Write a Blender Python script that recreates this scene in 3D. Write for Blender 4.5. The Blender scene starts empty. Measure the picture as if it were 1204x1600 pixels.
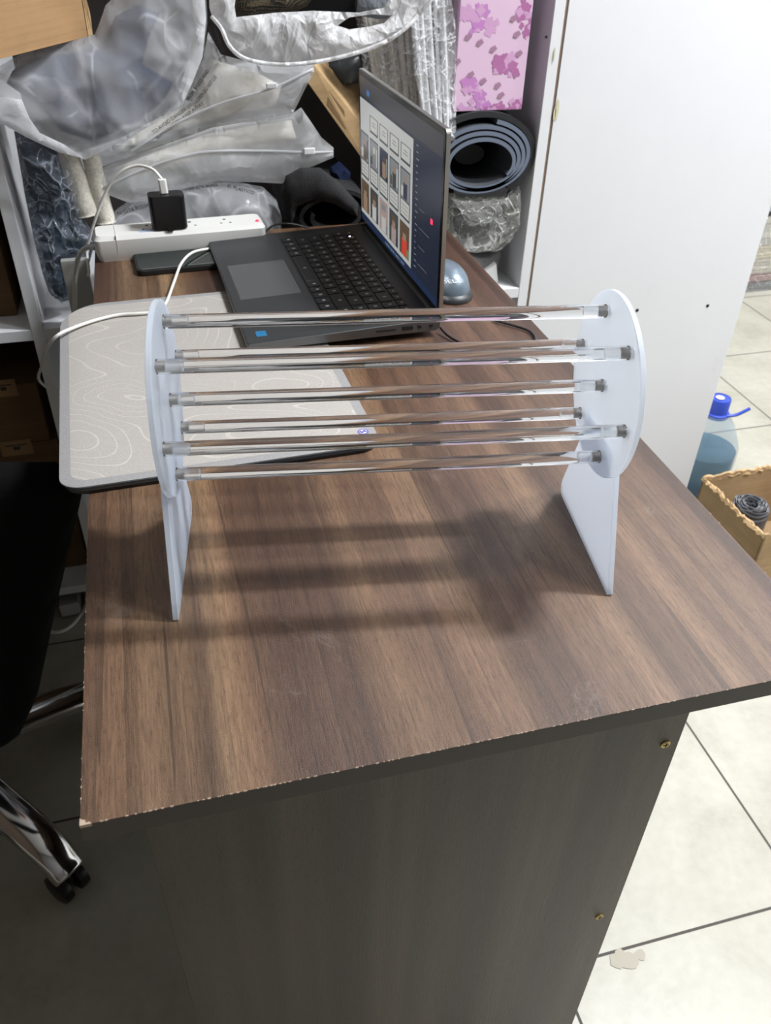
import bpy, bmesh, math, random
from mathutils import Vector, Matrix, noise
from mathutils.geometry import delaunay_2d_cdt
random.seed(7)
C = bpy.context.scene
COL = C.collection

# ------------------------------------------------------------------ camera
CAM = Vector((0.0922, -0.3097, 1.197))
RGT = Vector((0.96654491, -0.25550932, 0.02249263))
UPV = Vector((0.13851973, 0.59376972, 0.79262211))
FWD = Vector((0.21587778, 0.76298919, -0.60929818))
FPX = 1307.6
cd = bpy.data.cameras.new('camera'); cam = bpy.data.objects.new('camera', cd); COL.objects.link(cam)
M = Matrix((RGT, UPV, -FWD)).transposed().to_4x4(); M.translation = CAM
cam.matrix_world = M
cd.sensor_fit = 'VERTICAL'; cd.sensor_height = 24; cd.lens = FPX / 1600 * 24
cd.clip_start = 0.01
cd.dof.use_dof = True; cd.dof.focus_distance = 0.74; cd.dof.aperture_fstop = 9.0
C.camera = cam
# ------------------------------------------------------------------ view, world, lamps
C.view_settings.view_transform = 'Standard'; C.view_settings.look = 'None'
C.view_settings.gamma = 1; C.view_settings.exposure = 0.36; C.view_settings.use_curve_mapping = False
W = bpy.data.worlds.new('world'); C.world = W; W.use_nodes = True
W.node_tree.nodes['Background'].inputs[0].default_value = (0.75, 0.85, 1.0, 1)
W.node_tree.nodes['Background'].inputs[1].default_value = 0.02
def area(loc, sx, sy, power, col=(0.95, 0.97, 1.0), rz=0):
    l = bpy.data.lights.new('ceiling_light', 'AREA'); l.shape = 'RECTANGLE'; l.size = sx; l.size_y = sy
    l.energy = power; l.color = col
    o = bpy.data.objects.new('ceiling_light', l); COL.objects.link(o); o.location = loc; o.rotation_euler = (0, 0, rz)
    return o
LAMPS = [((1.42, 0.50, 2.62), 0.48, 0.11, 50, -0.15), ((1.75, -0.30, 2.62), 1.0, 0.15, 32, -0.15), ((2.15, 2.0, 2.62), 1.2, 0.3, 36, -0.15),
         ((3.0, 0.4, 2.62), 1.1, 0.15, 30, -0.15)]
for l, sx, sy, p, rz in LAMPS: area(l, sx, sy, p, rz=rz)

# ------------------------------------------------------------------ helpers
def at(px, py, Y):
    d = (px - 602) / FPX * RGT - (py - 800) / FPX * UPV + FWD
    return CAM + d * ((Y - CAM.y) / d.y)
def atz(px, py, z):
    d = (px - 602) / FPX * RGT - (py - 800) / FPX * UPV + FWD
    return CAM + d * ((z - CAM.z) / d.z)
def atx(px, py, x):
    d = (px - 602) / FPX * RGT - (py - 800) / FPX * UPV + FWD
    return CAM + d * ((x - CAM.x) / d.x)

def new(): return bmesh.new()
def box(bm, a, b, mi=0):
    a, b = Vector(a), Vector(b)
    vs = [bm.verts.new((x, y, z)) for z in (a.z, b.z) for y in (a.y, b.y) for x in (a.x, b.x)]
    fs = [(0, 2, 3, 1), (4, 5, 7, 6), (0, 1, 5, 4), (2, 6, 7, 3), (0, 4, 6, 2), (1, 3, 7, 5)]
    r = []
    for f in fs:
        q = bm.faces.new([vs[i] for i in f]); q.material_index = mi; r.append(q)
    return vs
def prism(bm, poly, vec, mi=0):
    """closed prism: polygon (3-D points) pushed along vec"""
    vec = Vector(vec)
    a = [bm.verts.new(Vector(p)) for p in poly]; b = [bm.verts.new(Vector(p) + vec) for p in poly]
    n = len(a)
    fs = [bm.faces.new(a[::-1]), bm.faces.new(b)]
    for i in range(n): fs.append(bm.faces.new((a[i], a[(i + 1) % n], b[(i + 1) % n], b[i])))
    for f in fs: f.material_index = mi
    return a, b
def rrect(x0, y0, x1, y1, r, n=6):
    out = []
    for cx, cy, s in ((x1 - r, y1 - r, 0), (x0 + r, y1 - r, 90), (x0 + r, y0 + r, 180), (x1 - r, y0 + r, 270)):
        for i in range(n + 1):
            a = math.radians(s + 90 * i / n); out.append((cx + r * math.cos(a), cy + r * math.sin(a)))
    return out
def lathe(bm, prof, c=(0, 0, 0), n=32, axis='Z', mi=0, cap=True):
    c = Vector(c); rings = []
    for r, h in prof:
        ring = []
        for i in range(n):
            a = 2 * math.pi * i / n
            p = Vector((r * math.cos(a), r * math.sin(a), h))
            if axis == 'X': p = Vector((p.z, p.x, p.y))
            if axis == 'Y': p = Vector((p.x, p.z, p.y))
            ring.append(bm.verts.new(c + p))
        rings.append(ring)
    for a, b in zip(rings, rings[1:]):
        for i in range(n):
            f = bm.faces.new((a[i], a[(i + 1) % n], b[(i + 1) % n], b[i])); f.material_index = mi
    if cap:
        for ring, rev in ((rings[0], True), (rings[-1], False)):
            f = bm.faces.new(ring[::-1] if rev else ring); f.material_index = mi
def smooth_path(pts, sub=8):
    pts = [Vector(p) for p in pts]; out = []
    P = [pts[0] * 2 - pts[1]] + pts + [pts[-1] * 2 - pts[-2]]
    for i in range(1, len(P) - 2):
        for k in range(sub):
            t = k / sub; a, b, c, d = P[i - 1], P[i], P[i + 1], P[i + 2]
            out.append(0.5 * ((2 * b) + (c - a) * t + (2 * a - 5 * b + 4 * c - d) * t * t + (3 * b - a - 3 * c + d) * t ** 3))
    out.append(pts[-1]); return out
def tube(bm, pts, r, n=10, sub=8, mi=0, rad=None, flat=1.0):
    pts = smooth_path(pts, sub) if sub > 1 else [Vector(p) for p in pts]
    rings = []; up = Vector((0, 0, 1))
    N = len(pts)
    for i, p in enumerate(pts):
        t = (pts[min(i + 1, N - 1)] - pts[max(i - 1, 0)]).normalized()
        s = t.cross(up)
        if s.length < 0.05: s = t.cross(Vector((1, 0, 0)))
        s.normalize(); u = s.cross(t)
        rr = r if rad is None else rad(i / (N - 1))
        rings.append([bm.verts.new(p + s * math.cos(2 * math.pi * k / n) * rr + u * math.sin(2 * math.pi * k / n) * rr * flat) for k in range(n)])
    for a, b in zip(rings, rings[1:]):
        for i in range(n):
            f = bm.faces.new((a[i], a[(i + 1) % n], b[(i + 1) % n], b[i])); f.material_index = mi
    for ring in (rings[0][::-1], rings[-1]):
        f = bm.faces.new(ring); f.material_index = mi
def strip(bm, path, y0, y1, th, mi=0):
    """sheet following an x,z path, extruded along y with thickness"""
    P = [Vector((p[0], 0, p[1])) for p in path]; L = len(P); A = []; B_ = []
    for i, p in enumerate(P):
        t = (P[min(i + 1, L - 1)] - P[max(i - 1, 0)]).normalized(); nn = Vector((t.z, 0, -t.x)) * th / 2
        A.append(p + nn); B_.append(p - nn)
    vs = [[bm.verts.new((q.x, y, q.z)) for q in lst] for y in (y0, y1) for lst in (A, B_)]
    a0, b0, a1, b1 = vs
    for i in range(L - 1):
        for f in ((a0[i], a0[i + 1], b0[i + 1], b0[i]), (a1[i], b1[i], b1[i + 1], a1[i + 1]),
                  (a0[i], a1[i], a1[i + 1], a0[i + 1]), (b0[i], b0[i + 1], b1[i + 1], b1[i])):
            bm.faces.new(f).material_index = mi
    for i in (0, L - 1): bm.faces.new((a0[i], b0[i], b1[i], a1[i])).material_index = mi

def link(name, bm, mats, parent=None, smooth=False, bevel=0, seg=2, world=True):
    """bm coordinates are world; the mesh is moved into its parent's frame, or its origin to its own base"""
    if name != 'flower_print': bmesh.ops.recalc_face_normals(bm, faces=bm.faces)
    me = bpy.data.meshes.new(name)
    o = bpy.data.objects.new(name, me)
    if parent is None:
        xs = [v.co for v in bm.verts]
        c = Vector(((min(p.x for p in xs) + max(p.x for p in xs)) / 2, (min(p.y for p in xs) + max(p.y for p in xs)) / 2, min(p.z for p in xs)))
        bmesh.ops.translate(bm, verts=bm.verts, vec=-c); o.location = c
    elif world:
        m = wm(parent).inverted(); bmesh.ops.transform(bm, matrix=m, verts=bm.verts)
    if smooth:
        for f in bm.faces: f.smooth = True
    bm.to_mesh(me); bm.free()
    if smooth:
        try: me.set_sharp_from_angle(angle=math.radians(40 if smooth is True else smooth))
        except Exception: pass
    for m_ in (mats if isinstance(mats, (list, tuple)) else [mats]): me.materials.append(m_)
    COL.objects.link(o)
    if parent is not None: o.parent = parent
    if bevel:
        b = o.modifiers.new('bevel', 'BEVEL'); b.width = bevel; b.segments = seg; b.limit_method = 'ANGLE'; b.angle_limit = math.radians(40)
        b.harden_normals = False
    return o
def wm(o):
    m = Matrix.Translation(o.location) @ o.rotation_euler.to_matrix().to_4x4()
    return (wm(o.parent) @ m) if o.parent else m
def tag(o, label, cat, group=None, kind=None):
    if label: o['label'] = label
    if cat: o['category'] = cat
    if group: o['group'] = group
    if kind: o['kind'] = kind
    return o
def struct(o): o['kind'] = 'structure'; return o
def thing(name, loc, label, cat, rz=0, group=None):
    o = bpy.data.objects.new(name, None); COL.objects.link(o); o.empty_display_size = 0.02
    o.location = loc; o.rotation_euler = (0, 0, rz)
    return tag(o, label, cat, group)
def text_mesh(s, size, mat, frame, name, parent, project=None, extrude=0.0, align='CENTER', squeeze=1.0):
    cu = bpy.data.curves.new('t', 'FONT'); cu.body = s; cu.size = size; cu.align_x = align; cu.align_y = 'CENTER'; cu.extrude = extrude
    cu.resolution_u = 3
    t = bpy.data.objects.new('t', cu); COL.objects.link(t)
    dg = bpy.context.evaluated_depsgraph_get(); dg.update()
    me = bpy.data.meshes.new_from_object(t.evaluated_get(dg))
    bm = new(); bm.from_mesh(me)
    bpy.data.objects.remove(t); bpy.data.curves.remove(cu); bpy.data.meshes.remove(me)
    for v in bm.verts: v.co.x *= squeeze
    bmesh.ops.transform(bm, matrix=frame, verts=bm.verts)
    if project:
        for v in bm.verts:
            q = project(v.co)
            if q is not None: v.co = q
    return link(name, bm, mat, parent)
def frame(o, x, y):
    """matrix whose local x,y axes run along x,y"""
    x = Vector(x).normalized(); y = Vector(y); y = (y - x * y.dot(x)).normalized(); z = x.cross(y)
    m = Matrix((x, y, z)).transposed().to_4x4(); m.translation = Vector(o); return m

# ------------------------------------------------------------------ materials
def mat(name, col=(0.8, 0.8, 0.8), rough=0.5, metal=0.0, **kw):
    m = bpy.data.materials.new(name); m.use_nodes = True
    b = m.node_tree.nodes['Principled BSDF']
    b.inputs['Base Color'].default_value = (*col, 1); b.inputs['Roughness'].default_value = rough; b.inputs['Metallic'].default_value = metal
    for k, v in kw.items():
        k = {'spec': 'Specular IOR Level', 'trans': 'Transmission Weight', 'ior': 'IOR', 'alpha': 'Alpha', 'coat': 'Coat Weight', 'sss': 'Subsurface Weight',
             'sheen': 'Sheen Weight', 'emit': 'Emission Strength', 'ecol': 'Emission Color'}[k]
        b.inputs[k].default_value = (*v, 1) if k == 'Emission Color' else v
    return m
class G:
    """small node helper"""
    def __init__(s, m):
        s.m = m; s.t = m.node_tree; s.b = s.t.nodes['Principled BSDF']
        s.co = s.t.nodes.new('ShaderNodeTexCoord')
    def n(s, ty, **kw):
        q = s.t.nodes.new(ty)
        for k, v in kw.items():
            if k in q.inputs: s.put(q.inputs[k], v)
            else: setattr(q, k, v)
        return q
    def put(s, sock, v):
        if isinstance(v, bpy.types.NodeSocket): s.t.links.new(v, sock)
        else: sock.default_value = v
    def map(s, scale=(1, 1, 1), loc=(0, 0, 0), rot=(0, 0, 0), src='Object'):
        q = s.n('ShaderNodeMapping'); s.t.links.new(s.co.outputs[src], q.inputs['Vector'])
        q.inputs['Scale'].default_value = scale; q.inputs['Location'].default_value = loc; q.inputs['Rotation'].default_value = rot
        return q.outputs[0]
    def noise(s, vec, sc=1, det=3, rough=.5, dist=0):
        q = s.n('ShaderNodeTexNoise'); s.t.links.new(vec, q.inputs['Vector'])
        q.inputs['Scale'].default_value = sc; q.inputs['Detail'].default_value = det; q.inputs['Roughness'].default_value = rough; q.inputs['Distortion'].default_value = dist
        return q.outputs[0]
    def ramp(s, fac, stops, interp='LINEAR'):
        q = s.n('ShaderNodeValToRGB'); s.t.links.new(fac, q.inputs[0]); q.color_ramp.interpolation = interp
        e = q.color_ramp.elements
        while len(e) < len(stops): e.new(0.5)
        for i, (p, c) in enumerate(stops): e[i].position = p; e[i].color = (*c, 1) if len(c) == 3 else c
        return q.outputs[0]
    def math(s, op, a, b=0.0, clamp=False):
        q = s.n('ShaderNodeMath', operation=op); q.use_clamp = clamp
        s.put(q.inputs[0], a); s.put(q.inputs[1], b); return q.outputs[0]
    def mix(s, f, a, b, blend='MIX'):
        q = s.n('ShaderNodeMix', data_type='RGBA', blend_type=blend)
        s.put(q.inputs[0], f)
        for i, v in ((6, a), (7, b)): s.put(q.inputs[i], v if isinstance(v, bpy.types.NodeSocket) else (*v, 1))
        return q.outputs[2]
    def bump(s, h, strength=.2, dist=.001):
        q = s.n('ShaderNodeBump'); s.t.links.new(h, q.inputs['Height']); q.inputs['Strength'].default_value = strength; q.inputs['Distance'].default_value = dist
        s.t.links.new(q.outputs[0], s.b.inputs['Normal'])
    def set(s, k, v): s.put(s.b.inputs[k], v)
    def sep(s, vec):
        q = s.n('ShaderNodeSeparateXYZ'); s.t.links.new(vec, q.inputs[0]); return q.outputs

def wood_mat(name, grain='Y', tint=1.0):
    m = mat(name, rough=.36 if grain == 'Y' else .33, spec=.5); g = G(m)
    # the grain runs along local Y (top) or Z (panels); rotate so it is always the stretched axis
    def mp(sx, sy):  # across, along
        return g.map((sx, sy, sx)) if grain == 'Y' else g.map((sx, sx, sy))
    def tt(c): return tuple(x * tint for x in c)
    bands = g.noise(mp(13, .45), 1, 2.5, .55)
    mid = g.noise(mp(48, 1.1), 1, 3, .6, .25)
    fine = g.noise(mp(520, 38), 1, 4, .7)
    pore = g.noise(mp(900, 130), 1, 2, .5)
    if grain == 'Y':
        X_, Y_, Z_ = g.sep(g.map())
        u = g.math('ADD', g.math('ADD', g.math('DIVIDE', X_, .531), .5), g.math('MULTIPLY', g.math('SUBTRACT', g.noise(mp(9, 1.3), 1, 2, .5), .5), .035))
        lay = g.ramp(u, [(0, (.80, .74, .72)), (.085, (.92, .86, .83)), (.118, (.66, .60, .58)), (.128, (1.12, 1.08, 1.02)), (.158, (.66, .60, .58)), (.166, (1.45, 1.45, 1.36)), (.20, (1.15, 1.1, 1.0)), (.235, (.86, .8, .76)),
             (.33, (.95, .88, .84)), (.345, (.72, .66, .64)), (.36, (1.25, 1.2, 1.12)), (.44, (1.3, 1.25, 1.15)), (.50, (1.0, .93, .88)), (.56, (1.15, 1.08, 1.0)), (.60, (.84, .78, .76)), (.66, (1.05, .99, .95)),
             (.72, (1.22, 1.18, 1.12)), (.74, (.84, .78, .76)), (.83, (1.0, .95, .92)), (.90, (.78, .73, .72)), (1, (.95, .9, .87))])
    c1 = g.ramp(bands, ([(0.36, (.076, .041, .027)), (.45, (.108, .062, .040)), (.54, (.142, .086, .054)), (.62, (.195, .127, .078))] if grain == 'Y' else [(0.38, (.045, .032, .025)), (.46, (.058, .043, .033)), (.53, (.074, .056, .042)), (.60, (.105, .082, .058))]))  # Z stops: the same walnut toned down, shade kept in the colour
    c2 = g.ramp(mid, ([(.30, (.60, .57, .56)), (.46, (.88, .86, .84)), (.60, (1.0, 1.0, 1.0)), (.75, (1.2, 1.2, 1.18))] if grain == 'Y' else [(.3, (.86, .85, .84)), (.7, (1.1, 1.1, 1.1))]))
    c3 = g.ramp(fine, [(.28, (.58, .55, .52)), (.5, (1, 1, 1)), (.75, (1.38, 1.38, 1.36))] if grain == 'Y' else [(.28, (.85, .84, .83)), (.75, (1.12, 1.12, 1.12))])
    if grain == 'Y': c1 = g.mix(1, c1, lay, 'MULTIPLY')
    c4 = g.ramp(pore, [(.30, (.62, .58, .56)), (.40, (1, 1, 1)), (1, (1, 1, 1))])
    c = g.mix(1, g.mix(1, g.mix(1, c1, c2, 'MULTIPLY'), c3, 'MULTIPLY'), c4, 'MULTIPLY')
    if grain == 'Y':   # thin dark joints of the printed pattern and pale scuffs
        wv = g.noise(mp(26, .35), 1, 2, .5); pos = g.math('ADD', g.math('MULTIPLY', X_, 62.0), g.math('MULTIPLY', wv, 5.0))
        cell = g.math('FLOOR', pos); fr_ = g.math('SUBTRACT', pos, cell)
        wn = g.n('ShaderNodeTexWhiteNoise', noise_dimensions='1D', W=cell)
        c = g.mix(1, c, g.ramp(wn.outputs['Value'], [(0, (.74, .71, .70)), (.4, (.94, .93, .92)), (.8, (1.06, 1.05, 1.03)), (1, (1.30, 1.29, 1.23))]), 'MULTIPLY')
        fade = g.noise(mp(40, 3.5), 1, 2, .5)
        jl = g.math('MULTIPLY', g.math('LESS_THAN', fr_, .055), g.ramp(fade, [(.38, (0, 0, 0)), (.52, (1, 1, 1))]))
        c = g.mix(g.math('MULTIPLY', jl, .5), c, (.030, .019, .013))
        sc = g.noise(g.map((9, 7, 9), (3.1, 0.4, 0)), 1, 6, .75, .6)
        sf = g.ramp(sc, [(.62, (0, 0, 0)), (.80, (1, 1, 1))])
        c = g.mix(g.math('MULTIPLY', sf, .35), c, (.42, .36, .32))
    g.set('Base Color', c)
    grain_b = g.noise(g.map((1500, 1500, 1500)), 1, 2, .6)
    g.bump(g.math('ADD', g.math('MULTIPLY', fine, 1.0), g.math('MULTIPLY', grain_b, 1.6)), .45, .0006)
    return m
m_wood = wood_mat('walnut_top', 'Y'); m_woodz = wood_mat('walnut_panel_shaded', 'Z', .62)  # panel copy is darker and greyer, with the panel's shade in its colour
m_edge = mat('dark_edge_band', (.034, .024, .021), .4)
m_chip = mat('raw_chipped_board', (.46, .35, .27), .8)
m_white = mat('white_melamine', (.80, .81, .84), .35)
g = G(m_white); dn = g.noise(g.map((14, 14, 9)), 1, 6, .7); g.set('Base Color', g.ramp(dn, [(.24, (.66, .66, .67)), (.34, (.75, .76, .785)), (1, (.78, .785, .81))]))
m_rawedge = mat('raw_board_edge', (.25, .17, .12), .8)
m_black = mat('black_plastic', (.006, .006, .007), .35)
m_dark = mat('dark_void', (.01, .01, .01), .9)
m_steel = mat('screw_steel', (.78, .77, .75), .3, .9)
m_brass = mat('brass_screw', (.55, .42, .17), .35, 1)
m_chrome = mat('chrome', (.75, .75, .77), .12, 1)
m_cable = mat('white_cable', (.83, .82, .78), .45)
m_bcable = mat('black_cable', (.012, .012, .013), .4)

# acrylic
m_rod = mat('clear_acrylic', (.985, .995, 1.0), .0, trans=1.0, ior=1.49)
m_hole = mat('tapped_hole', (1.0, 1.0, 1.0), .32, trans=.92, ior=1.14)
def frosted(name='frosted_acrylic', mixf=.46, dc=(.68, .765, .88)):
    m = bpy.data.materials.new(name); m.use_nodes = True; t = m.node_tree; t.nodes.clear()
    out = t.nodes.new('ShaderNodeOutputMaterial')
    p = t.nodes.new('ShaderNodeBsdfPrincipled'); p.inputs['Base Color'].default_value = (.93, .96, 1, 1); p.inputs['Roughness'].default_value = .55
    p.inputs['Transmission Weight'].default_value = 1; p.inputs['IOR'].default_value = 1.3
    d = t.nodes.new('ShaderNodeBsdfPrincipled'); d.inputs['Base Color'].default_value = (*dc, 1); d.inputs['Roughness'].default_value = .35
    tr = t.nodes.new('ShaderNodeBsdfTranslucent'); tr.inputs[0].default_value = (.90, .94, 1.0, 1)
    m1 = t.nodes.new('ShaderNodeMixShader'); m1.inputs[0].default_value = .5; t.links.new(d.outputs[0], m1.inputs[1]); t.links.new(tr.outputs[0], m1.inputs[2])
    m2 = t.nodes.new('ShaderNodeMixShader'); m2.inputs[0].default_value = mixf; t.links.new(p.outputs[0], m2.inputs[1]); t.links.new(m1.outputs[0], m2.inputs[2])
    t.links.new(m2.outputs[0], out.inputs[0]); return m
m_frost = frosted(); m_frostleg = frosted('frosted_leg', .66, (.66, .74, .86)); m_edgeglow = frosted('frosted_edge_glow', .72, (.84, .91, 1.0))
def film(name, col, trans, rough, tl=.4, bump=0.0, bscale=60, spec=.5, crease=0.0, cs=20):
    """thin plastic sheet: part see-through, part scattering, with a glossy skin"""
    m = bpy.data.materials.new(name); m.use_nodes = True; t = m.node_tree; t.nodes.clear()
    out = t.nodes.new('ShaderNodeOutputMaterial'); tp = t.nodes.new('ShaderNodeBsdfTransparent')
    p = t.nodes.new('ShaderNodeBsdfPrincipled'); p.inputs['Base Color'].default_value = (*col, 1); p.inputs['Roughness'].default_value = rough; p.inputs['Specular IOR Level'].default_value = spec
    tr = t.nodes.new('ShaderNodeBsdfTranslucent'); tr.inputs[0].default_value = (*col, 1)
    m1 = t.nodes.new('ShaderNodeMixShader'); m1.inputs[0].default_value = tl; t.links.new(p.outputs[0], m1.inputs[1]); t.links.new(tr.outputs[0], m1.inputs[2])
    m2 = t.nodes.new('ShaderNodeMixShader'); m2.inputs[0].default_value = 1 - trans; t.links.new(tp.outputs[0], m2.inputs[1]); t.links.new(m1.outputs[0], m2.inputs[2])
    t.links.new(m2.outputs[0], out.inputs[0])
    if bump:
        co = t.nodes.new('ShaderNodeTexCoord'); n = t.nodes.new('ShaderNodeTexNoise'); n.inputs['Scale'].default_value = bscale; n.inputs['Detail'].default_value = 5
        n.inputs['Distortion'].default_value = 1.2; t.links.new(co.outputs['Object'], n.inputs['Vector'])
        b = t.nodes.new('ShaderNodeBump'); b.inputs['Strength'].default_value = bump; b.inputs['Distance'].default_value = .01
        t.links.new(n.outputs[0], b.inputs['Height']); t.links.new(b.outputs[0], p.inputs['Normal'])
        if crease:   # sharp folds: the film is denser and whiter along them
            def lines(sc, seed, w, cut):
                mp = t.nodes.new('ShaderNodeMapping'); mp.inputs['Location'].default_value = (seed, seed * 2, 0); mp.inputs['Scale'].default_value = (sc, sc, sc * .75)
                nz = t.nodes.new('ShaderNodeTexNoise'); nz.inputs['Scale'].default_value = 9; nz.inputs['Detail'].default_value = 2; t.links.new(co.outputs['Object'], nz.inputs['Vector'])
                ad = t.nodes.new('ShaderNodeMix'); ad.data_type = 'VECTOR'; ad.inputs[0].default_value = .10
                t.links.new(co.outputs['Object'], ad.inputs[4]); t.links.new(nz.outputs['Color'], ad.inputs[5]); t.links.new(ad.outputs[1], mp.inputs['Vector'])
                v = t.nodes.new('ShaderNodeTexVoronoi'); v.feature = 'DISTANCE_TO_EDGE'; v.inputs['Scale'].default_value = 1; t.links.new(mp.outputs[0], v.inputs['Vector'])
                r = t.nodes.new('ShaderNodeMapRange'); r.inputs['From Min'].default_value = 0; r.inputs['From Max'].default_value = w; r.inputs['To Min'].default_value = 1; r.inputs['To Max'].default_value = 0
                t.links.new(v.outputs[0], r.inputs['Value'])
                k = t.nodes.new('ShaderNodeTexNoise'); k.inputs['Scale'].default_value = sc * .9; t.links.new(mp.outputs[0], k.inputs['Vector']); k.inputs['Scale'].default_value = 1.3
                kr = t.nodes.new('ShaderNodeMapRange'); kr.inputs['From Min'].default_value = cut; kr.inputs['From Max'].default_value = cut + .12; t.links.new(k.outputs[0], kr.inputs['Value'])
                mu = t.nodes.new('ShaderNodeMath'); mu.operation = 'MULTIPLY'; t.links.new(r.outputs[0], mu.inputs[0]); t.links.new(kr.outputs[0], mu.inputs[1]); return mu.outputs[0], v.outputs[0]
            l1, e1_ = lines(cs, 1.3, .05, .42); l2, e2_ = lines(cs * 2.3, 4.1, .06, .47)
            mxn = t.nodes.new('ShaderNodeMath'); mxn.operation = 'MAXIMUM'; t.links.new(l1, mxn.inputs[0]); t.links.new(l2, mxn.inputs[1])
            cl = t.nodes.new('ShaderNodeMath'); cl.operation = 'MULTIPLY_ADD'; cl.inputs[1].default_value = crease; cl.inputs[2].default_value = 1 - trans; cl.use_clamp = True
            t.links.new(mxn.outputs[0], cl.inputs[0]); t.links.new(cl.outputs[0], m2.inputs[0])
            hs = t.nodes.new('ShaderNodeMath'); hs.operation = 'MULTIPLY_ADD'; hs.inputs[1].default_value = -1.6; t.links.new(e1_, hs.inputs[0])
            h2 = t.nodes.new('ShaderNodeMath'); h2.operation = 'MULTIPLY_ADD'; h2.inputs[1].default_value = -.5; t.links.new(e2_, h2.inputs[0]); t.links.new(n.outputs[0], h2.inputs[2]); t.links.new(h2.outputs[0], hs.inputs[2])
            t.links.new(hs.outputs[0], b.inputs['Height'])
    return m
m_frosbag = film('frosted_bag_film', (.93, .95, 1.0), .72, .22, .2, .3, 7, .6, .22, 8)
m_frosbag2 = film('frosted_zip_film', (.92, .93, .95), .58, .24, .2, .6, 8, .5, .12, 7)
m_whitebag = film('white_bag_film', (.86, .86, .87), .26, .26, .3, .8, 14, .5, .3, 26)
m_clear = film('clear_bag_film', (.8, .84, .88), .90, .06, .1, 1.0, 45, 1.0)
def wrapfilm():
    m = bpy.data.materials.new('glossy_wrap'); m.use_nodes = True; t = m.node_tree; t.nodes.clear()
    out = t.nodes.new('ShaderNodeOutputMaterial'); tp = t.nodes.new('ShaderNodeBsdfTransparent'); gl = t.nodes.new('ShaderNodeBsdfGlossy'); gl.inputs[1].default_value = .08
    gl.inputs[0].default_value = (.95, .96, 1, 1)
    co = t.nodes.new('ShaderNodeTexCoord'); n = t.nodes.new('ShaderNodeTexNoise'); n.inputs['Scale'].default_value = 55; n.inputs['Detail'].default_value = 4; n.inputs['Distortion'].default_value = 1.5
    t.links.new(co.outputs['Object'], n.inputs['Vector']); b = t.nodes.new('ShaderNodeBump'); b.inputs['Strength'].default_value = 1; b.inputs['Distance'].default_value = .02
    t.links.new(n.outputs[0], b.inputs['Height']); t.links.new(b.outputs[0], gl.inputs['Normal'])
    mx = t.nodes.new('ShaderNodeMixShader'); mx.inputs[0].default_value = .30; t.links.new(tp.outputs[0], mx.inputs[1]); t.links.new(gl.outputs[0], mx.inputs[2])
    t.links.new(mx.outputs[0], out.inputs[0]); return m
m_wrap = wrapfilm()
def fabric(name, col, sc=500, rough=.95, amp=.5, var=.25):
    m = mat(name, col, rough, spec=.15); g = G(m); n = g.noise(g.map((sc, sc, sc)), 1, 3, .6); b = g.noise(g.map((9, 9, 9)), 1, 4, .6)
    k = g.math('ADD', g.math('MULTIPLY', n, .5), g.math('MULTIPLY', b, .5))
    g.set('Base Color', g.ramp(k, [(.35, tuple(c * (1 - var) for c in col)), (.65, tuple(min(1, c * (1 + var)) for c in col))])); g.bump(n, amp, .0015); return m
m_navy = fabric('navy_cloth', (.028, .042, .08), 300, var=.7)
m_bluegrey = fabric('blue_grey_cloth', (.035, .055, .085), 220, var=.7)
m_beige = fabric('cream_knit', (.78, .74, .65), 260)
m_charcoal = fabric('charcoal_felt', (.030, .030, .031), 700, var=.5)
m_foam = mat('blue_grey_foam', (.135, .165, .225), .6)
m_foamblk = mat('black_foam', (.012, .013, .016), .7)
m_grey = fabric('grey_cloth', (.20, .20, .21), 300)
m_seat = fabric('black_upholstery', (.0045, .0045, .005), 900, .9)
def cardboard(name, col):
    m = mat(name, col, .8, spec=.2); g = G(m); n = g.noise(g.map((5, 5, 160)), 1, 3, .6); b = g.noise(g.map((10, 10, 10)), 1, 5, .6)
    k = g.math('ADD', g.math('MULTIPLY', n, .4), g.math('MULTIPLY', b, .6))
    g.set('Base Color', g.ramp(k, [(.3, tuple(c * .72 for c in col)), (.5, col), (.7, tuple(c * 1.2 for c in col))])); g.bump(n, .25, .001); return m
m_card = cardboard('cardboard', (.36, .22, .11)); m_card2 = cardboard('light_cardboard', (.50, .34, .18)); m_card3 = cardboard('worn_cardboard', (.42, .29, .16))
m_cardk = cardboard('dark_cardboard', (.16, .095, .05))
m_ink = mat('dark_print', (.03, .03, .035), .6)

# ------------------------------------------------------------------ setting
m_floor = mat('cream_floor_tile', rough=.32); g = G(m_floor)
vec = g.map(); sx, sy, sz = g.sep(vec)
def grout(s, off):
    f = g.math('MODULO', g.math('ADD', g.math('DIVIDE', g.math('SUBTRACT', s, off), .397), 50.0), 1.0)
    return g.math('LESS_THAN', g.math('MINIMUM', f, g.math('SUBTRACT', 1.0, f)), .0052)
gr = g.math('MAXIMUM', grout(sx, .882), grout(sy, .138))
n1 = g.noise(g.map((5, 5, 5)), 1, 6, .65, .4); n2 = g.noise(g.map((60, 60, 60)), 1, 3, .5)
tc = g.ramp(n1, [(.32, (.31, .295, .235)), (.5, (.39, .375, .31)), (.68, (.44, .425, .355))])
tc = g.mix(.12, tc, g.ramp(n2, [(.35, (.34, .32, .27)), (.65, (.56, .55, .5))]))
g.set('Base Color', g.mix(gr, tc, (.075, .07, .06))); g.set('Roughness', g.math('ADD', g.math('MULTIPLY', gr, .5), .36)); g.bump(g.math('SUBTRACT', 1.0, gr), .4, .001)
bm = new(); box(bm, (-1.6, -2.6, -.05), (3.8, 4.2, 0)); fl = link('floor', bm, m_floor, None); fl.data.transform(Matrix.Translation(fl.location)); fl.location = (0, 0, 0); struct(fl)
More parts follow.
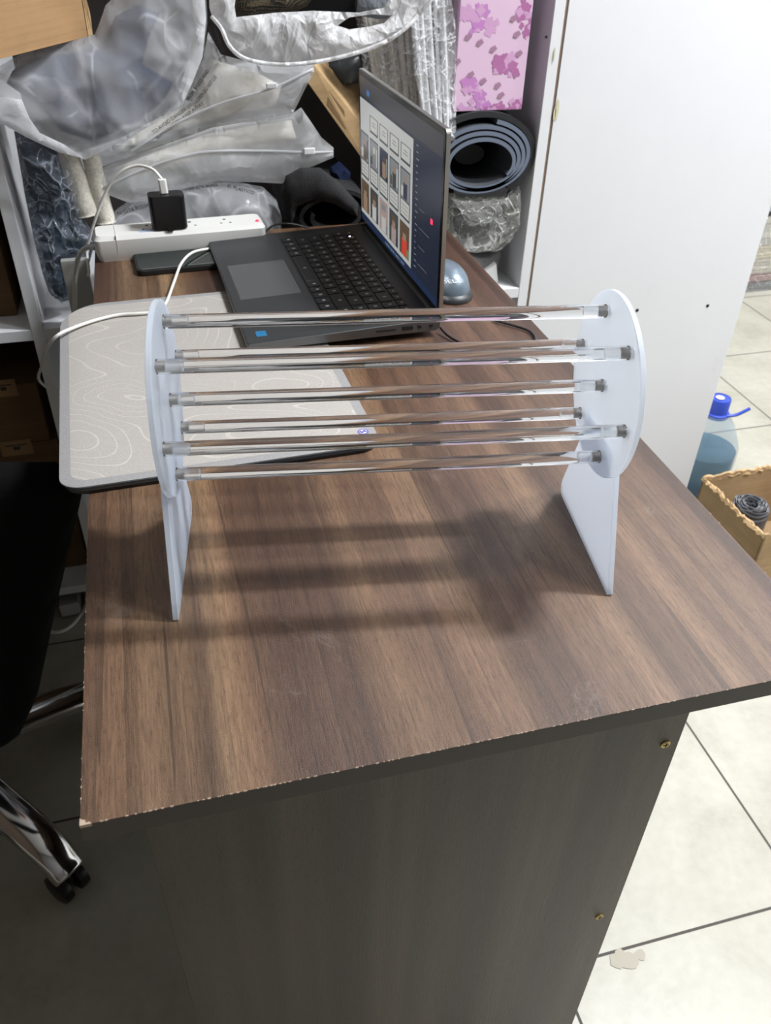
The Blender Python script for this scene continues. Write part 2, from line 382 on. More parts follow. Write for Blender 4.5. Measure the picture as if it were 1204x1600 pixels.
m_wall = mat('wall_paint', (.66, .66, .65), .8); m_ceil = mat('ceiling_paint', (.78, .78, .78), .8); m_wdark = mat('wall_paint_left', (.08, .055, .035), .85)
for nm, a, b, mm in (('wall_back', (-1.6, 4.2, -.05), (3.8, 4.3, 2.7), m_wall), ('wall_front', (-1.6, -2.7, -.05), (3.8, -2.6, 2.7), mat('wall_paint_front', (.20, .195, .19), .8)),
                 ('wall_right', (3.8, -2.7, -.05), (3.9, 4.3, 2.7), m_wall), ('wall_left', (-1.7, -2.7, -.05), (-1.6, 4.3, 2.7), m_wdark), ('ceiling', (-1.7, -2.7, 2.7), (3.9, 4.3, 2.8), m_ceil)):
    bm = new(); box(bm, a, b); struct(link(nm, bm, mm))

# ------------------------------------------------------------------ desk
DW, DL = .531, .985
desk = thing('desk', (DW / 2, DL / 2, 0), 'long desk of dark walnut laminate with chipped corner, holding the acrylic stand and laptop', 'desk')
bm = new(); prism(bm, [(0.0, 0, .733), (DW, 0, .733), (DW, DL, .733), (0, DL, .733)], (0, 0, .017))
top = link('tabletop', bm, [m_wood, m_edge], desk)
for p in top.data.polygons:
    if abs(p.normal.z) < .5: p.material_index = 1
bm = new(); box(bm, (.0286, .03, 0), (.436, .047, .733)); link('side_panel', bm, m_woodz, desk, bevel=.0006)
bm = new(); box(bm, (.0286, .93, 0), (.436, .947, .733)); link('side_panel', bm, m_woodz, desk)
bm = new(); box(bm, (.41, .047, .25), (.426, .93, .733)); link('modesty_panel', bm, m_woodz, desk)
for x, z in ((.4236, .653), (.4195, .381), (.42, .12)):
    bm = new(); lathe(bm, [(.0042, 0), (.0042, -.0008), (.0028, -.0014)], (x, .0301, z), 20, 'Y')
    s = link('screw', bm, m_brass, desk); s['label'] = 'brass cross head screw'
    bm = new()
    for a in (0, 1):
        w, h = (.0032, .0007) if a else (.0007, .0032)
        box(bm, (x - w / 1.3, .0286, z - h / 1.3), (x + w / 1.3, .0288, z + h / 1.3))
    link('cross_slot', bm, m_dark, s)
# chipped edge: a broken corner and a ragged pale line of tiny breaks
bm = new(); rnd = random.Random(3)
x = .0
while x < DW - .002:
    w = rnd.uniform(.0004, .0022); h = rnd.uniform(.0002, .0005) * (1.3 if x < .2 else .9)
    if rnd.random() < (.75 if x < .28 else .45): box(bm, (x, -.0002, .75 - h * 1.2), (x + w, h * .7, .7502))
    x += w + rnd.uniform(.0003, .004)
y = .002
while y < .42:
    w = rnd.uniform(.0006, .002); h = rnd.uniform(.0001, .0004)
    if rnd.random() < .4: box(bm, (-.0002, y, .75 - h), (h, y + w, .7502))
    if rnd.random() < .25: box(bm, (DW - h * 1.3, y, .75 - h), (DW + .0002, y + w, .7502))
    y += w + rnd.uniform(.001, .005)
prism(bm, [(-.0003, .0048, .7503), (-.0003, -.0003, .7503), (.0065, -.0003, .7503), (.0052, .0013, .7503), (.0034, .0009, .7503), (.0027, .0030, .7503), (.0010, .0036, .7503)], (0, 0, -.0026))
ec = link('chipped_edge', bm, m_chip, desk); ec['label'] = 'pale chips along the laminate edge'; ec['kind'] = 'stuff'

# ------------------------------------------------------------------ acrylic stand
ST = thing('display_stand', (.2403 - .0005, .1993, .75), 'clear acrylic stand with seven round rods between two frosted discs, standing on the desk', 'stand', math.radians(-8.7))
CY, CZ, RR = .0105, .1425, .0545
HALF = .1600; T = .0042
for s in (-1, 1):
    # disc
    bm = new()
    pr = [(.0693, 0), (.0699, .0005), (.0699, T - .0005), (.0693, T)]
    lathe(bm, [(r, s * h) for r, h in pr], (s * HALF, CY, CZ), 96, 'X')
    dsk_ = link('disc', bm, [m_frost, m_edgeglow], ST, smooth=30, world=False)
    # leg: tapering foot glued behind the disc
    x0 = s * (HALF + T + .0002)
    prof = [(-.0685, .0), (-.0665, -.0), (.058, .0), (.066, .0012), (.0685, .006), (.0675, .012), (.0500, .064), (.0480, .118), (-.022, .118), (-.0345, .088)]
    prof = [(-.0690, .0015), (-.0675, .0), (.062, .0), (.0675, .0035), (.0690, .009), (.0685, .014), (.0490, .064), (.034, .106), (-.026, .106), (-.0335, .089)]
    bm = new(); prism(bm, [(x0, y, z) for y, z in prof], (s * T, 0, 0)); leg_ = link('leg', bm, [m_frostleg, m_edgeglow], ST, bevel=.0004, world=False)
    for o_ in (dsk_, leg_):
        for p_ in o_.data.polygons:
            if abs(p_.normal.x) < .5: p_.material_index = 1  # rim faces get a whiter acrylic, painting in the glow of lit edges
rods = [(CY, CZ)] + [(CY + RR * math.cos(math.radians(a)), CZ + RR * math.sin(math.radians(a))) for a in (67, 7, -53, -113, -173, 127)]
def rod_mesh():
    bm = new(); R = .0050; n = 40
    L = HALF - .0003
    lathe(bm, [(R - .0004, -L), (R, -L + .0004), (R, L - .0004), (R - .0004, L)], (0, 0, 0), n, 'X')
    return bm
first = None
for i, (y, z) in enumerate(rods):
    if first is None:
        r = link('rod', rod_mesh(), m_rod, ST, smooth=30, world=False); first = r
        parts = []
        for s in (-1, 1):
            # threaded screw coming through the disc into the rod end, with a washer-like collar
            bm = new(); L0 = HALF + .0; prof = [(.0030, s * (HALF + T + .0006)), (.0030, s * (HALF + T)), (.0022, s * (HALF + T))] if False else []
            k = 0; xx = L0 + T
            pr = []
            while xx > HALF - .0065:
                pr.append((.00205 if k % 2 else .0024, s * xx)); xx -= .0005; k += 1
            lathe(bm, pr, (0, 0, 0), 20, 'X')
            lathe(bm, [(.0042, s * (HALF + T)), (.0042, s * (HALF + T + .0012)), (.003, s * (HALF + T + .0022))], (0, 0, 0), 20, 'X')
            sc = link('screw', bm, m_steel, r, smooth=30, world=False); sc['label'] = 'steel screw holding the rod'; parts.append(sc)
            bm = new(); lathe(bm, [(.00262, s * (HALF - .0006)), (.00262, s * (HALF - .0170)), (.0018, s * (HALF - .0182))], (0, 0, 0), 20, 'X')
            h = link('tapped_hole', bm, m_hole, r, smooth=30, world=False); parts.append(h)
        r.location = (0, y, z)
    else:
        r = first.copy(); COL.objects.link(r); r.parent = ST; r.location = (0, y, z)
        for p in parts:
            q = p.copy(); COL.objects.link(q); q.parent = r

# ------------------------------------------------------------------ desk mat
mx = Vector((.2965, .0110)).normalized()          # long front edge direction
matw, math_ = .2985, .402
FL = Vector((-.0245, .3393)); rot = math.atan2(mx.y, mx.x)
mt = thing('desk_mat', (FL.x, FL.y, .75), 'light grey desk mat with pale contour lines, hanging over the left desk edge', 'desk mat', rot)
def matlayer(x0, y0, x1, y1, z0, z1, r, rb, name, m):
    bm = new(); out = []
    for cx, cy, s, rr in ((x1, y1, 0, r), (x0, y1, 90, rb), (x0, y0, 180, r), (x1, y0, 270, r)):
        sxn = -1 if cx == x1 else 1; syn = -1 if cy == y1 else 1
        for i in range(11):
            a = math.radians(s + 9 * i); out.append((cx + sxn * rr + rr * math.cos(a), cy + syn * rr + rr * math.sin(a)))
    # tessellate for the slight droop past the desk edge
    ring = [Vector(p) for p in out]; n = len(ring); pts = list(ring)
    yy = y0 + .01
    while yy < y1 - .004:
        xx = x0 + .01
        while xx < x1 - .004:
            p = Vector((xx, yy))
            if min((p - q).length for q in ring) > .004 and inside(p, ring): pts.append(p)
            xx += .012
        yy += .012
    vs, es, fs, *_ = delaunay_2d_cdt(pts, [(i, (i + 1) % n) for i in range(n)], [list(range(n))], 1, 1e-7)
    def droop(p):
        wx = FL.x + p.x * math.cos(rot) - p.y * math.sin(rot)
        return -max(0, -wx) ** 2 * 2.2
    lo = [bm.verts.new((v.x, v.y, z0 + droop(v))) for v in vs]; hi = [bm.verts.new((v.x, v.y, z1 + droop(v))) for v in vs]
    for f in fs:
        bm.faces.new([hi[i] for i in f]); bm.faces.new([lo[i] for i in f][::-1])
    for i in range(n): bm.faces.new((lo[i], lo[(i + 1) % n], hi[(i + 1) % n], hi[i]))
    return link(name, bm, m, mt, smooth=30, world=False)
def inside(p, poly):
    c = False; n = len(poly); j = n - 1
    for i in range(n):
        a, b = poly[i], poly[j]
        if (a[1] > p[1]) != (b[1] > p[1]) and p[0] < (b[0] - a[0]) * (p[1] - a[1]) / (b[1] - a[1]) + a[0]: c = not c
        j = i
    return c
m_mat = mat('mat_cloth', (.5, .49, .47), .75, spec=.25); g = G(m_mat)
v = g.map(); X, Y, Z = g.sep(v)
field = g.noise(g.map((5.2, 7.5, 1), (4.3, 1.7, 0)), 1, 1.2, .45, .35)
q = g.math('MODULO', g.math('MULTIPLY', field, 19.0), 1.0)
line = g.math('LESS_THAN', g.math('ABSOLUTE', g.math('SUBTRACT', q, .5)), .042)
msk = g.ramp(g.noise(g.map((7, 7, 1), (8, 3, 0)), 1, 2, .5), [(.40, (.15, .15, .15)), (.58, (1, 1, 1))])
cxm, cym, hx, hy, rr0 = matw / 2, (math_ + .002) / 2, matw / 2 - .010, math_ / 2 - .0095, .016
ax = g.math('MAXIMUM', g.math('SUBTRACT', g.math('ABSOLUTE', g.math('SUBTRACT', X, cxm)), hx - rr0), 0.0)
ay = g.math('MAXIMUM', g.math('SUBTRACT', g.math('ABSOLUTE', g.math('SUBTRACT', Y, cym)), hy - rr0), 0.0)
ins = g.math('LESS_THAN', g.math('SQRT', g.math('ADD', g.math('MULTIPLY', ax, ax), g.math('MULTIPLY', ay, ay))), rr0)
weave = g.noise(g.map((900, 900, 900)), 1, 2, .5)
base = g.ramp(weave, [(.3, (.375, .35, .325)), (.7, (.45, .42, .39))])
base = g.mix(g.math('MULTIPLY', g.math('MULTIPLY', line, msk), .34), base, (.70, .67, .62))
g.set('Base Color', g.mix(ins, g.ramp(weave, [(.3, (.27, .265, .265)), (.7, (.34, .335, .335))]), base)); g.bump(weave, .3, .0005)
matlayer(.0, .0, matw, math_, .0035, .0050, .022, .055, 'mat_surface', m_mat)
sb = matlayer(.004, -.005, matw - .001, math_ - .004, .0003, .0035, .022, .055, 'rubber_backing_shadow', m_black); sb['label'] = 'black rubber backing, its front lip doubling as shadow'  # real backing, pushed forward so its black lip also paints the mat's shadow
bm = new(); c = atz(567, 674, .7555); m4 = wm(mt).inverted(); c = m4 @ c
lathe(bm, [(.0055, .0051), (.0055, .0052)], (c.x, c.y, 0), 24); e1 = link('round_logo', bm, mat('violet_print', (.16, .13, .42), .6), mt, world=False)
bm = new(); lathe(bm, [(.0038, .00525), (.0038, .0053)], (c.x, c.y, 0), 24)
e2 = link('logo_centre', bm, mat('pale_print', (.55, .55, .68), .6), e1, world=False)
bm = new(); tube(bm, [(c.x - .0028, c.y + .001, .0054), (c.x - .001, c.y - .0018, .0054), (c.x + .0008, c.y + .0012, .0054), (c.x + .0028, c.y - .0012, .0054)], .0006, 6)
link('logo_stroke', bm, mat('violet_stroke', (.10, .08, .35), .6), e1, world=False)
e1['label'] = 'small round violet logo'

# ------------------------------------------------------------------ laptop
LR = math.atan2(.1715 - .1598, -(0.564 - .909))    # small turn about z
lap = thing('laptop', (.1715, .564, .7555), 'open dark grey laptop with its screen lit, seen from its side', 'laptop', LR)
# local frame: x = front edge to hinge, y = along keyboard width (away from camera)
LD, LW = .232, .3455
m_lapd = mat('laptop_deck', (.045, .047, .050), .42, .3); m_lapb = mat('laptop_body', (.17, .175, .18), .38, .8); m_alu = mat('bare_aluminium', (.50, .49, .47), .3, .9)
def lprism(poly_xz, y0, y1, name, m, parent=lap, bevel=0):
    bm = new(); prism(bm, [(x, y0, z) for x, z in poly_xz], (0, y1 - y0, 0)); return link(name, bm, m, parent, world=False, bevel=bevel)
H0 = .0030
baseo = lprism([(0.004, H0), (LD - .006, H0), (LD, .006), (LD, .0170), (LD - .003, .0178), (.003, .0112), (0, .0095), (0, .0055)], 0, LW, 'base', m_lapb, bevel=.0008)
slope = math.atan2(.0178 - .0112, LD - .006)
def dz(x): return .0112 + (x - .003) / (LD - .006) * .0066
def deck(name, x0, x1, y0, y1, up0, up1, m, parent, r=.0):
    bm = new()
    if r: poly = rrect(x0, y0, x1, y1, r, 4)
    else: poly = [(x0, y0), (x1, y0), (x1, y1), (x0, y1)]
    a = [bm.verts.new((x, y, dz(x) + up0)) for x, y in poly]; b = [bm.verts.new((x, y, dz(x) + up1)) for x, y in poly]
    bm.faces.new(a[::-1]); bm.faces.new(b); n = len(a)
    for i in range(n): bm.faces.new((a[i], a[(i + 1) % n], b[(i + 1) % n], b[i]))
    return link(name, bm, m, parent, world=False)
dk = deck('deck', .0015, LD - .002, .0015, LW - .0015, -.0005, .0003, m_lapd, lap, .004)
tp = deck('touchpad_rim', .0125, .0885, .1225, .2385, .0003, .0005, m_alu, lap, .002)
tp2 = deck('touchpad', .0130, .0880, .1230, .2380, .0004, .0007, mat('touchpad_grey', (.085, .087, .09), .38), lap, .002)
well = deck('keyboard_well', .099, .208, .0255, .3195, .0003, .0005, m_black, lap, .003)
# keyboard: rows from spacebar side (x small) to function row (x large)
m_key = mat('key_cap', (.014, .0145, .016), .45); m_leg = mat('key_legend', (.45, .45, .48), .5)
def keymesh(w, d):
    bm = new(); h = .0013
    a = [bm.verts.new((x, y, 0)) for x, y in rrect(-d / 2, -w / 2, d / 2, w / 2, .0012, 2)]
    b = [bm.verts.new((x * .96, y * .97, h)) for x, y in rrect(-d / 2, -w / 2, d / 2, w / 2, .0012, 2)]
    bm.faces.new(a[::-1]); bm.faces.new(b); n = len(a)
    for i in range(n): bm.faces.new((a[i], a[(i + 1) % n], b[(i + 1) % n], b[i]))
    for y0, z0 in ((w * .06, d * .10),):
        box(bm, (-d * .05, -min(w, .012) * .16, h), (d * .20, min(w, .012) * .10, h + .0001), 1)
    me = bpy.data.meshes.new('key'); bmesh.ops.recalc_face_normals(bm, faces=bm.faces); bm.to_mesh(me); bm.free()
    me.materials.append(m_key); me.materials.append(m_leg); return me
cache = {}
def key(xc, yc, w, d):
    k = (round(w, 4), round(d, 4))
    if k not in cache: cache[k] = keymesh(w, d)
    o = bpy.data.objects.new('key', cache[k]); COL.objects.link(o); o.parent = lap
    o.location = (xc, yc, dz(xc) + .0006); o.rotation_euler = (0, -slope, 0)
rows = [(.1090, .0165, [1.1, .95, .95, 1.05, 5.0, 1.05, .95, .95, 1.0, .95, .95, 1.0]),
        (.1280, .0165, [1.9] + [1] * 10 + [2.3, 1, 1]), (.1465, .0165, [1.6] + [1] * 11 + [1.7, 1, 1]),
        (.1650, .0165, [1.35] + [1] * 12 + [1.2, 1, 1]), (.1835, .0165, [1] * 13 + [1.7, 1, 1]), (.1995, .0110, [1.1] + [1] * 15)]
for xc, d, ws in rows:
    tot = sum(ws); u = .291 / tot; yy = .318
    for w in ws:
        key(xc, yy - w * u / 2, w * u - .0022, d - .0002); yy -= w * u
# little lit dot, sticker, ports on the near side
bm = new(); box(bm, (.196, .292, dz(.196) + .0020), (.1985, .2945, dz(.196) + .0023)); q = link('power_light', bm, mat('white_led', (.9, .9, 1), .4, emit=3.0, ecol=(.8, .8, 1)), lap, world=False)
deck('sticker', .014, .026, .016, .030, .0003, .0006, mat('blue_sticker', (.02, .16, .33), .3), lap, .001)['label'] = 'small blue sticker'
for x0, x1, z0, z1, nm in ((.152, .176, .0095, .0115, 'card_slot'), (.184, .197, .0080, .0130, 'usb_port'), (.2035, .2075, .0085, .0125, 'audio_jack'), (.2185, .2220, .0085, .0120, 'lock_slot')):
    bm = new(); box(bm, (x0, -.0012, z0), (x1, .002, z1)); link(nm, bm, m_dark, lap, world=False)
    # bright rim of the port
for x in (.02, .2):
    for y in (.03, .31):
        bm = new(); box(bm, (x, y, 0), (x + .012, y + .02, H0 + .0002)); link('rubber_foot', bm, m_black, lap, world=False)
# lid (almost upright, hinge at the far x side)
tilt = math.radians(-1.2)
LH = .2120
lid = bpy.data.objects.new('lid_hinge_frame', None)
bpy.data.objects.remove(lid)
lx = LD - .0035; lz = .0165
def lidpt(t, y, h): # t = thickness direction (towards +x), h = height along lid
    return Vector((lx + t * math.cos(tilt) + h * math.sin(tilt), y, lz + h * math.cos(tilt) - t * math.sin(tilt)))
def lidbox(name, t0, t1, y0, y1, h0, h1, m, parent=lap, r=.0, bevel=0):
    bm = new(); poly = rrect(y0, h0, y1, h1, r, 5) if r else [(y0, h0), (y1, h0), (y1, h1), (y0, h1)]
    a = [bm.verts.new(lidpt(t0, y, h)) for y, h in poly]; b = [bm.verts.new(lidpt(t1, y, h)) for y, h in poly]
    bm.faces.new(a[::-1]); bm.faces.new(b); n = len(a)
    for i in range(n): bm.faces.new((a[i], a[(i + 1) % n], b[(i + 1) % n], b[i]))
    return link(name, bm, m, parent, world=False, bevel=bevel)
lido = lidbox('lid', .0007, .0055, 0, LW, .0, LH, m_alu, r=.006)
lidbox('bezel', 0, .0007, .0015, LW - .0015, .0015, LH - .0015, mat('black_glass', (.008, .008, .010), .12), lido, r=.005)
bm = new(); 
lathe(bm, [(.0045, .02), (.0045, LW - .02)], (lx + .001, 0, .0165), 16, 'Y'); link('hinge', bm, m_black, lap, world=False, smooth=True)
# the lit display: one flat panel with the page, photo tiles, side bar and task bar
SM = []
def em(col, s=1.0):
    m = mat('display_colour', (0.01, .01, .01), .25, emit=s, ecol=col); SM.append(m); return len(SM) - 1
W_ = em((.50, .51, .50), .62); DK = em((.012, .016, .03), .9); TB = em((.010, .02, .05), .9); FR = em((.06, .07, .075), .6); IV = em((.55, .55, .52), .6)
GY = em((.24, .25, .26), .6); SK = em((.33, .22, .15), .6); BRN = em((.12, .08, .05), .6); BL = em((.03, .14, .35), .8); RD = em((.5, .05, .03), .8); GN = em((.10, .22, .10), .7)
TX = em((.25, .27, .33), .6); NV = em((.03, .04, .07), .6); RED_REFL = em((1.0, .02, .06), 2.5); TOPC = em((.035, .035, .042), .8); PK = em((.4, .30, .28), .6)
bmS = new()
y0s, y1s, h0s, h1s = .0065, LW - .0065, .0125, LH - .0075
lay = [0]
def dq(u0, v0, u1, v1, ci, lift=1):
    """u runs from the far end of the screen to the near end, v up"""
    ya = y1s - u0 * (y1s - y0s); yb = y1s - u1 * (y1s - y0s); ha = h0s + v0 * (h1s - h0s); hb = h0s + v1 * (h1s - h0s)
    t = -.00004 - .00004 * lift
    vs = [bmS.verts.new(lidpt(t, y, h)) for y, h in ((ya, ha), (yb, ha), (yb, hb), (ya, hb))]
    bmS.faces.new(vs).material_index = ci
dq(0, 0, 1, 1, DK, 0); dq(0, 0, 1, .05, TB, 1); dq(0, .88, 1, 1, TOPC, 1); dq(0, .055, .70, .86, W_, 1)
dq(.10, .90, .14, .935, BL, 2)
rnd = random.Random(11)
for i in range(5):   # first row: small framed cards
    u = .005 + i * .138
    if i > 0: dq(u, .68, u + .115, .79, FR, 2); dq(u + .008, .695, u + .107, .785, IV, 3); dq(u + .03, .73, u + .085, .737, GY, 4); dq(u + .035, .75, u + .08, .757, GY, 4)
for i in range(5):   # second row: tall photo cards with captions
    u = .005 + i * .138
    dq(u, .33, u + .118, .645, FR, 2); dq(u + .008, .455, u + .110, .635, (GY, GY, NV, GY, GY)[i], 3)
    dq(u + .008, .345, u + .110, .445, IV, 3)
    for k in range(3): dq(u + .02, .365 + k * .025, u + .095, .371 + k * .025, GY, 4)
    dq(u + .04, .46, u + .085, .56, (BRN, GY, SK, FR, NV)[i], 4); dq(u + .05, .555, u + .075, .60, (SK, IV, BRN, SK, SK)[i], 4)
    dq(u + .012, .47, u + .035, .53, (IV, FR, NV, BRN, IV)[i], 4); dq(u + .09, .48, u + .105, .60, (NV, IV, GY, IV, GY)[i], 4)
for i in range(5):   # third row: people photos
    u = .005 + i * .138
    dq(u, .085, u + .118, .305, (BRN, FR, PK, FR, BRN)[i], 2)
    dq(u + .03, .09, u + .09, .20, (SK, IV, W_, PK, RD)[i], 3); dq(u + .04, .19, u + .08, .245, (SK, SK, PK, SK, SK)[i], 4)
    dq(u + .03, .235, u + .088, .28, (BRN, BRN, GY, BRN, BRN)[i], 4); dq(u + .09, .09, u + .115, .15, (BRN, NV, GY, NV, GN)[i], 4)
for k in range(20):  # side bar entries: short dashes
    v = .84 - k * .039; dq(.735, v, .735 + rnd.uniform(.012, .03), v + .006, TX, 2)
    if k > 6: dq(.78, v, .78 + rnd.uniform(.05, .15), v + .003, GY if k % 3 == 0 else TOPC, 2)
for k in range(12): dq(.36 + k * .022, .018, .374 + k * .022, .034, (BL, TX, GY)[k % 3], 2)
dq(.905, .468, .925, .498, RED_REFL, 3)  # glowing red dot painted on as the reflection of a red LED
link('display', bmS, SM, lido, world=False)

# ------------------------------------------------------------------ mouse, phone, power strip, charger
ms = thing('computer_mouse', (.4535, .708, .75), 'blue-grey wireless mouse with white lettering on the desk behind the laptop screen', 'mouse', math.radians(4))
def dome(cx, cy, a, b, h, z0, n=28, m=12, pw=2.4, hp=1.0):
    bm = new(); rings = []
    for j in range(m):
        t = j / (m - 1) * math.pi / 2 * .985; ring = []
        for i in range(n):
            th = 2 * math.pi * i / n; cx_, sy_ = math.cos(th), math.sin(th)
            k = (abs(cx_) ** pw + abs(sy_) ** pw) ** (-1 / pw)
            x = a * k * cx_ * math.cos(t) ** .7; y = b * k * sy_ * math.cos(t) ** .7
            z = h * math.sin(t) * (1 + .12 * (-y / b) - .10 * (y / b) ** 2)
            ring.append(bm.verts.new((cx + x, cy + y, z0 + z)))
        rings.append(ring)
    for p, q in zip(rings, rings[1:]):
        for i in range(n): bm.faces.new((p[i], p[(i + 1) % n], q[(i + 1) % n], q[i]))
    bm.faces.new(rings[0][::-1]); bm.faces.new(rings[-1]); return bm
link('mouse_base', dome(0, 0, .0315, .0535, .016, .0008, hp=1), mat('mouse_black', (.02, .022, .025), .4), ms, smooth=50, world=False)
mshell = link('mouse_shell', dome(0, .001, .0285, .0495, .034, .0035), mat('mouse_slate', (.13, .17, .21), .32, .25), ms, smooth=50, world=False)
bm = new(); lathe(bm, [(.0065, -.004), (.0072, -.003), (.0072, .003), (.0065, .004)], (0, .030, .0285), 20, 'X'); link('scroll_wheel', bm, m_black, ms, smooth=True, world=False)

ph = thing('smartphone', (.1270, .872, .75), 'black smartphone lying face up in front of the power strip', 'phone', math.radians(3))
bm = new(); prism(bm, [(x, y, .0003) for x, y in rrect(-.0725, -.0365, .0725, .0365, .010)], (0, 0, .0075)); link('phone_case', bm, mat('phone_rubber', (.010, .010, .011), .5), ph, world=False, bevel=.0015)
bm = new(); prism(bm, [(x, y, .0078) for x, y in rrect(-.0690, -.033, .0690, .033, .008)], (0, 0, .0005)); link('phone_screen', bm, mat('phone_glass', (.010, .016, .015), .05, coat=.2, spec=.3), ph, world=False)

# power strip: between (0.006,0.90) and (0.24,0.91)
ps = thing('power_strip', (.1230, .925, .75), 'white power strip with a red light at the back of the desk', 'power strip', math.radians(3.2))
m_pstrip = mat('white_plastic', (.80, .80, .77), .35)
bm = new()
pl = [(-.119, -.022), (.119, -.022), (.119, .022), (-.119, .022)]
sec = [(.0, .000, -.003), (.0, .012, .0), (.0, .030, .0), (.0, .036, -.004)]
rings = []
for d_, z, inn in sec:
    rings.append([bm.verts.new((x, y, z)) for x, y in rrect(-.120 - inn - .0, -.026 - inn, .120 + inn, .026 + inn, .008, 4)])
for a, b in zip(rings, rings[1:]):
    n = len(a)
    for i in range(n): bm.faces.new((a[i], a[(i + 1) % n], b[(i + 1) % n], b[i]))
bm.faces.new(rings[0][::-1]); bm.faces.new(rings[-1]); link('strip_body', bm, m_pstrip, ps, world=False, smooth=25)
bm = new(); box(bm, (-.0905, -.0264, .012), (-.0898, .0264, .0364)); link('end_seam', bm, mat('seam_grey', (.5, .5, .49), .5), ps, world=False)
for x in (-.045, .015, .065):
    bm = new()
    for a in (-1, 1): box(bm, (x + a * .0065 - .0015, -.009, .0358), (x + a * .0065 + .0015, -.006, .0362))
    box(bm, (x - .002, .006, .0358), (x + .002, .010, .0362)); link('socket_slots', bm, m_dark, ps, world=False)
bm = new(); lathe(bm, [(.0028, .0355), (.0028, .0372), (.0018, .038)], (.110, -.012, 0), 16); link('indicator_light', bm, mat('red_led', (.8, .03, .04), .4, emit=1.2, ecol=(1, .03, .06)), ps, world=False)
bm = new(); prism(bm, [(x, y, .0358) for x, y in rrect(-.058, -.020, -.012, -.010, .003)], (0, 0, .0004)); link('printed_label', bm, mat('pale_blue_print', (.50, .58, .78), .5), ps, world=False)

ch = thing('wall_charger', (.1090, .915, .787), 'black plug-in charger standing upright on the white power strip', 'charger', math.radians(2))
bm = new(); prism(bm, [(x, y, .0005) for x, y in rrect(-.0245, -.014, .0245, .014, .007)], (0, 0, .046)); link('charger_body', bm, m_black, ch, world=False, bevel=.0015)
bm = new(); box(bm, (-.004, -.0165, -.0006), (.004, -.0135, .006)); link('release_tab', bm, m_black, ch, world=False)

uc = thing('usb_cable', (-.01, .90, .82), 'white charging cable arching from the black charger down over the desk end', 'cable')
tp_ = Vector((.1090, .915, .834))
bm = new(); x_, y_ = .1075, .915
prism(bm, [(x_ + a, y_ + b, .8338) for a, b in rrect(-.0056, -.0035, .0056, .0035, .003)], (-.0008, 0, .0190)); link('cable_plug', bm, m_pstrip, uc, bevel=.0008)
path = [(x_ - .0008, y_, .852)] + [tuple(at(*q)) for q in ((250, 277, .92), (237, 264, .93), (214, 259, .945), (190, 268, .95), (171, 290, .955), (155, 325, .96), (142, 365, .965), (136, 395, .965))] + [tuple(at(139, 424, .935)), tuple(at(137, 432, .93))]
bm = new(); tube(bm, path, .0021, 10, 8); link('cord', bm, m_cable, uc, smooth=60)
# mains lead of the strip, over the desk end
bm = new(); tube(bm, [(.0035, .918, .763)] + [tuple(at(*q)) for q in ((138, 386, .945), (124, 398, .97), (118, 425, .977), (117, 455, .978), (117, 490, .978), (118, 540, .978))] + [(-.045, .978, .45), (-.05, .975, .1)], .0036, 10, 8)
link('mains_cord', bm, mat('cream_lead', (.66, .65, .61), .5), ps, smooth=60)
# white cable across the mat
bm = new()
pts = [tuple(atz(*q)) for q in ((345, 388, .7535), (325, 389, .7600), (300, 395, .764), (283, 412, .7625), (272, 440, .7585), (258, 475, .7575), (240, 487, .7575), (215, 490, .7580), (185, 492, .7580), (150, 500, .7585), (115, 512, .7590), (90, 524, .7590))]
pts += [tuple(at(*q)) for q in ((73, 545, .66), (66, 570, .68), (66, 600, .70))] + [(-.03, .72, .62), (.01, .74, .55)]
tube(bm, pts, .0019, 10, 8); tag(link('charging_cable', bm, m_cable, None, smooth=60), 'thin white cable lying across the grey mat and off its left edge', 'cable')
# black cord right of the laptop
bm = new(); tube(bm, [tuple(atz(*q)) for q in ((688, 512, .7575), (697, 522, .7545), (712, 532, .7528), (735, 540, .7525))] + [tuple(atz(*q)) for q in ((790, 545, .7525), (828, 540, .7525), (836, 530, .7525), (826, 517, .7525), (800, 508, .7528), (770, 500, .7528))], .0016, 8, 8)
link('cord', bm, m_bcable, lap, smooth=60)
bm = new(); tube(bm, [tuple(at(*q)) for q in ((411, 372, .93), (415, 362, .95), (430, 351, .955), (455, 350, .96), (480, 356, .965))], .0016, 8, 8)
link('cord', bm, m_bcable, lap, smooth=60)

# ------------------------------------------------------------------ shelving
YS = 1.0
sh = thing('shelving_unit', (.29, YS + .19, 0), 'white open shelving unit behind the desk crammed with bags', 'shelving')
def sbox(name, a, b, m=m_white, bev=.0006): bm = new(); box(bm, a, b); return link(name, bm, m, sh, bevel=bev)
sbox('upright', (-.1215, YS, 0), (-.104, 1.38, 2.0)); sbox('upright', (.698, YS, 0), (.7155, 1.38, 2.0)); sbox('upright', (-.62, YS, 0), (-.602, 1.38, 2.0))
for z in (.594, 1.45, 1.9, .06):
    sbox('shelf_board', (-.602, YS + (.0005 if z < 1 else .12), z), (-.1215, 1.38, z + .018))
    sbox('shelf_board', (-.104, YS + (.0005 if z < 1 else .12), z), (.698, 1.38, z + .018))
sbox('back_panel', (-.62, 1.38, 0), (.7155, 1.385, 2.0), mat('brown_backing', (.03, .024, .02), .8))
sbox('filler_board', (-.055, .987, .0), (-.018, .9995, .722), mat('grey_board', (.52, .52, .50), .5))
cb = thing('storage_cabinet', (.95, 1.2, 0), 'tall white cabinet panel with screw holes to the right of the desk', 'cabinet')
bm = new(); box(bm, (.7195, YS - .001, 0), (1.172, YS + .017, 2.0)); sp = link('side_panel', bm, m_white, cb, bevel=.0006)
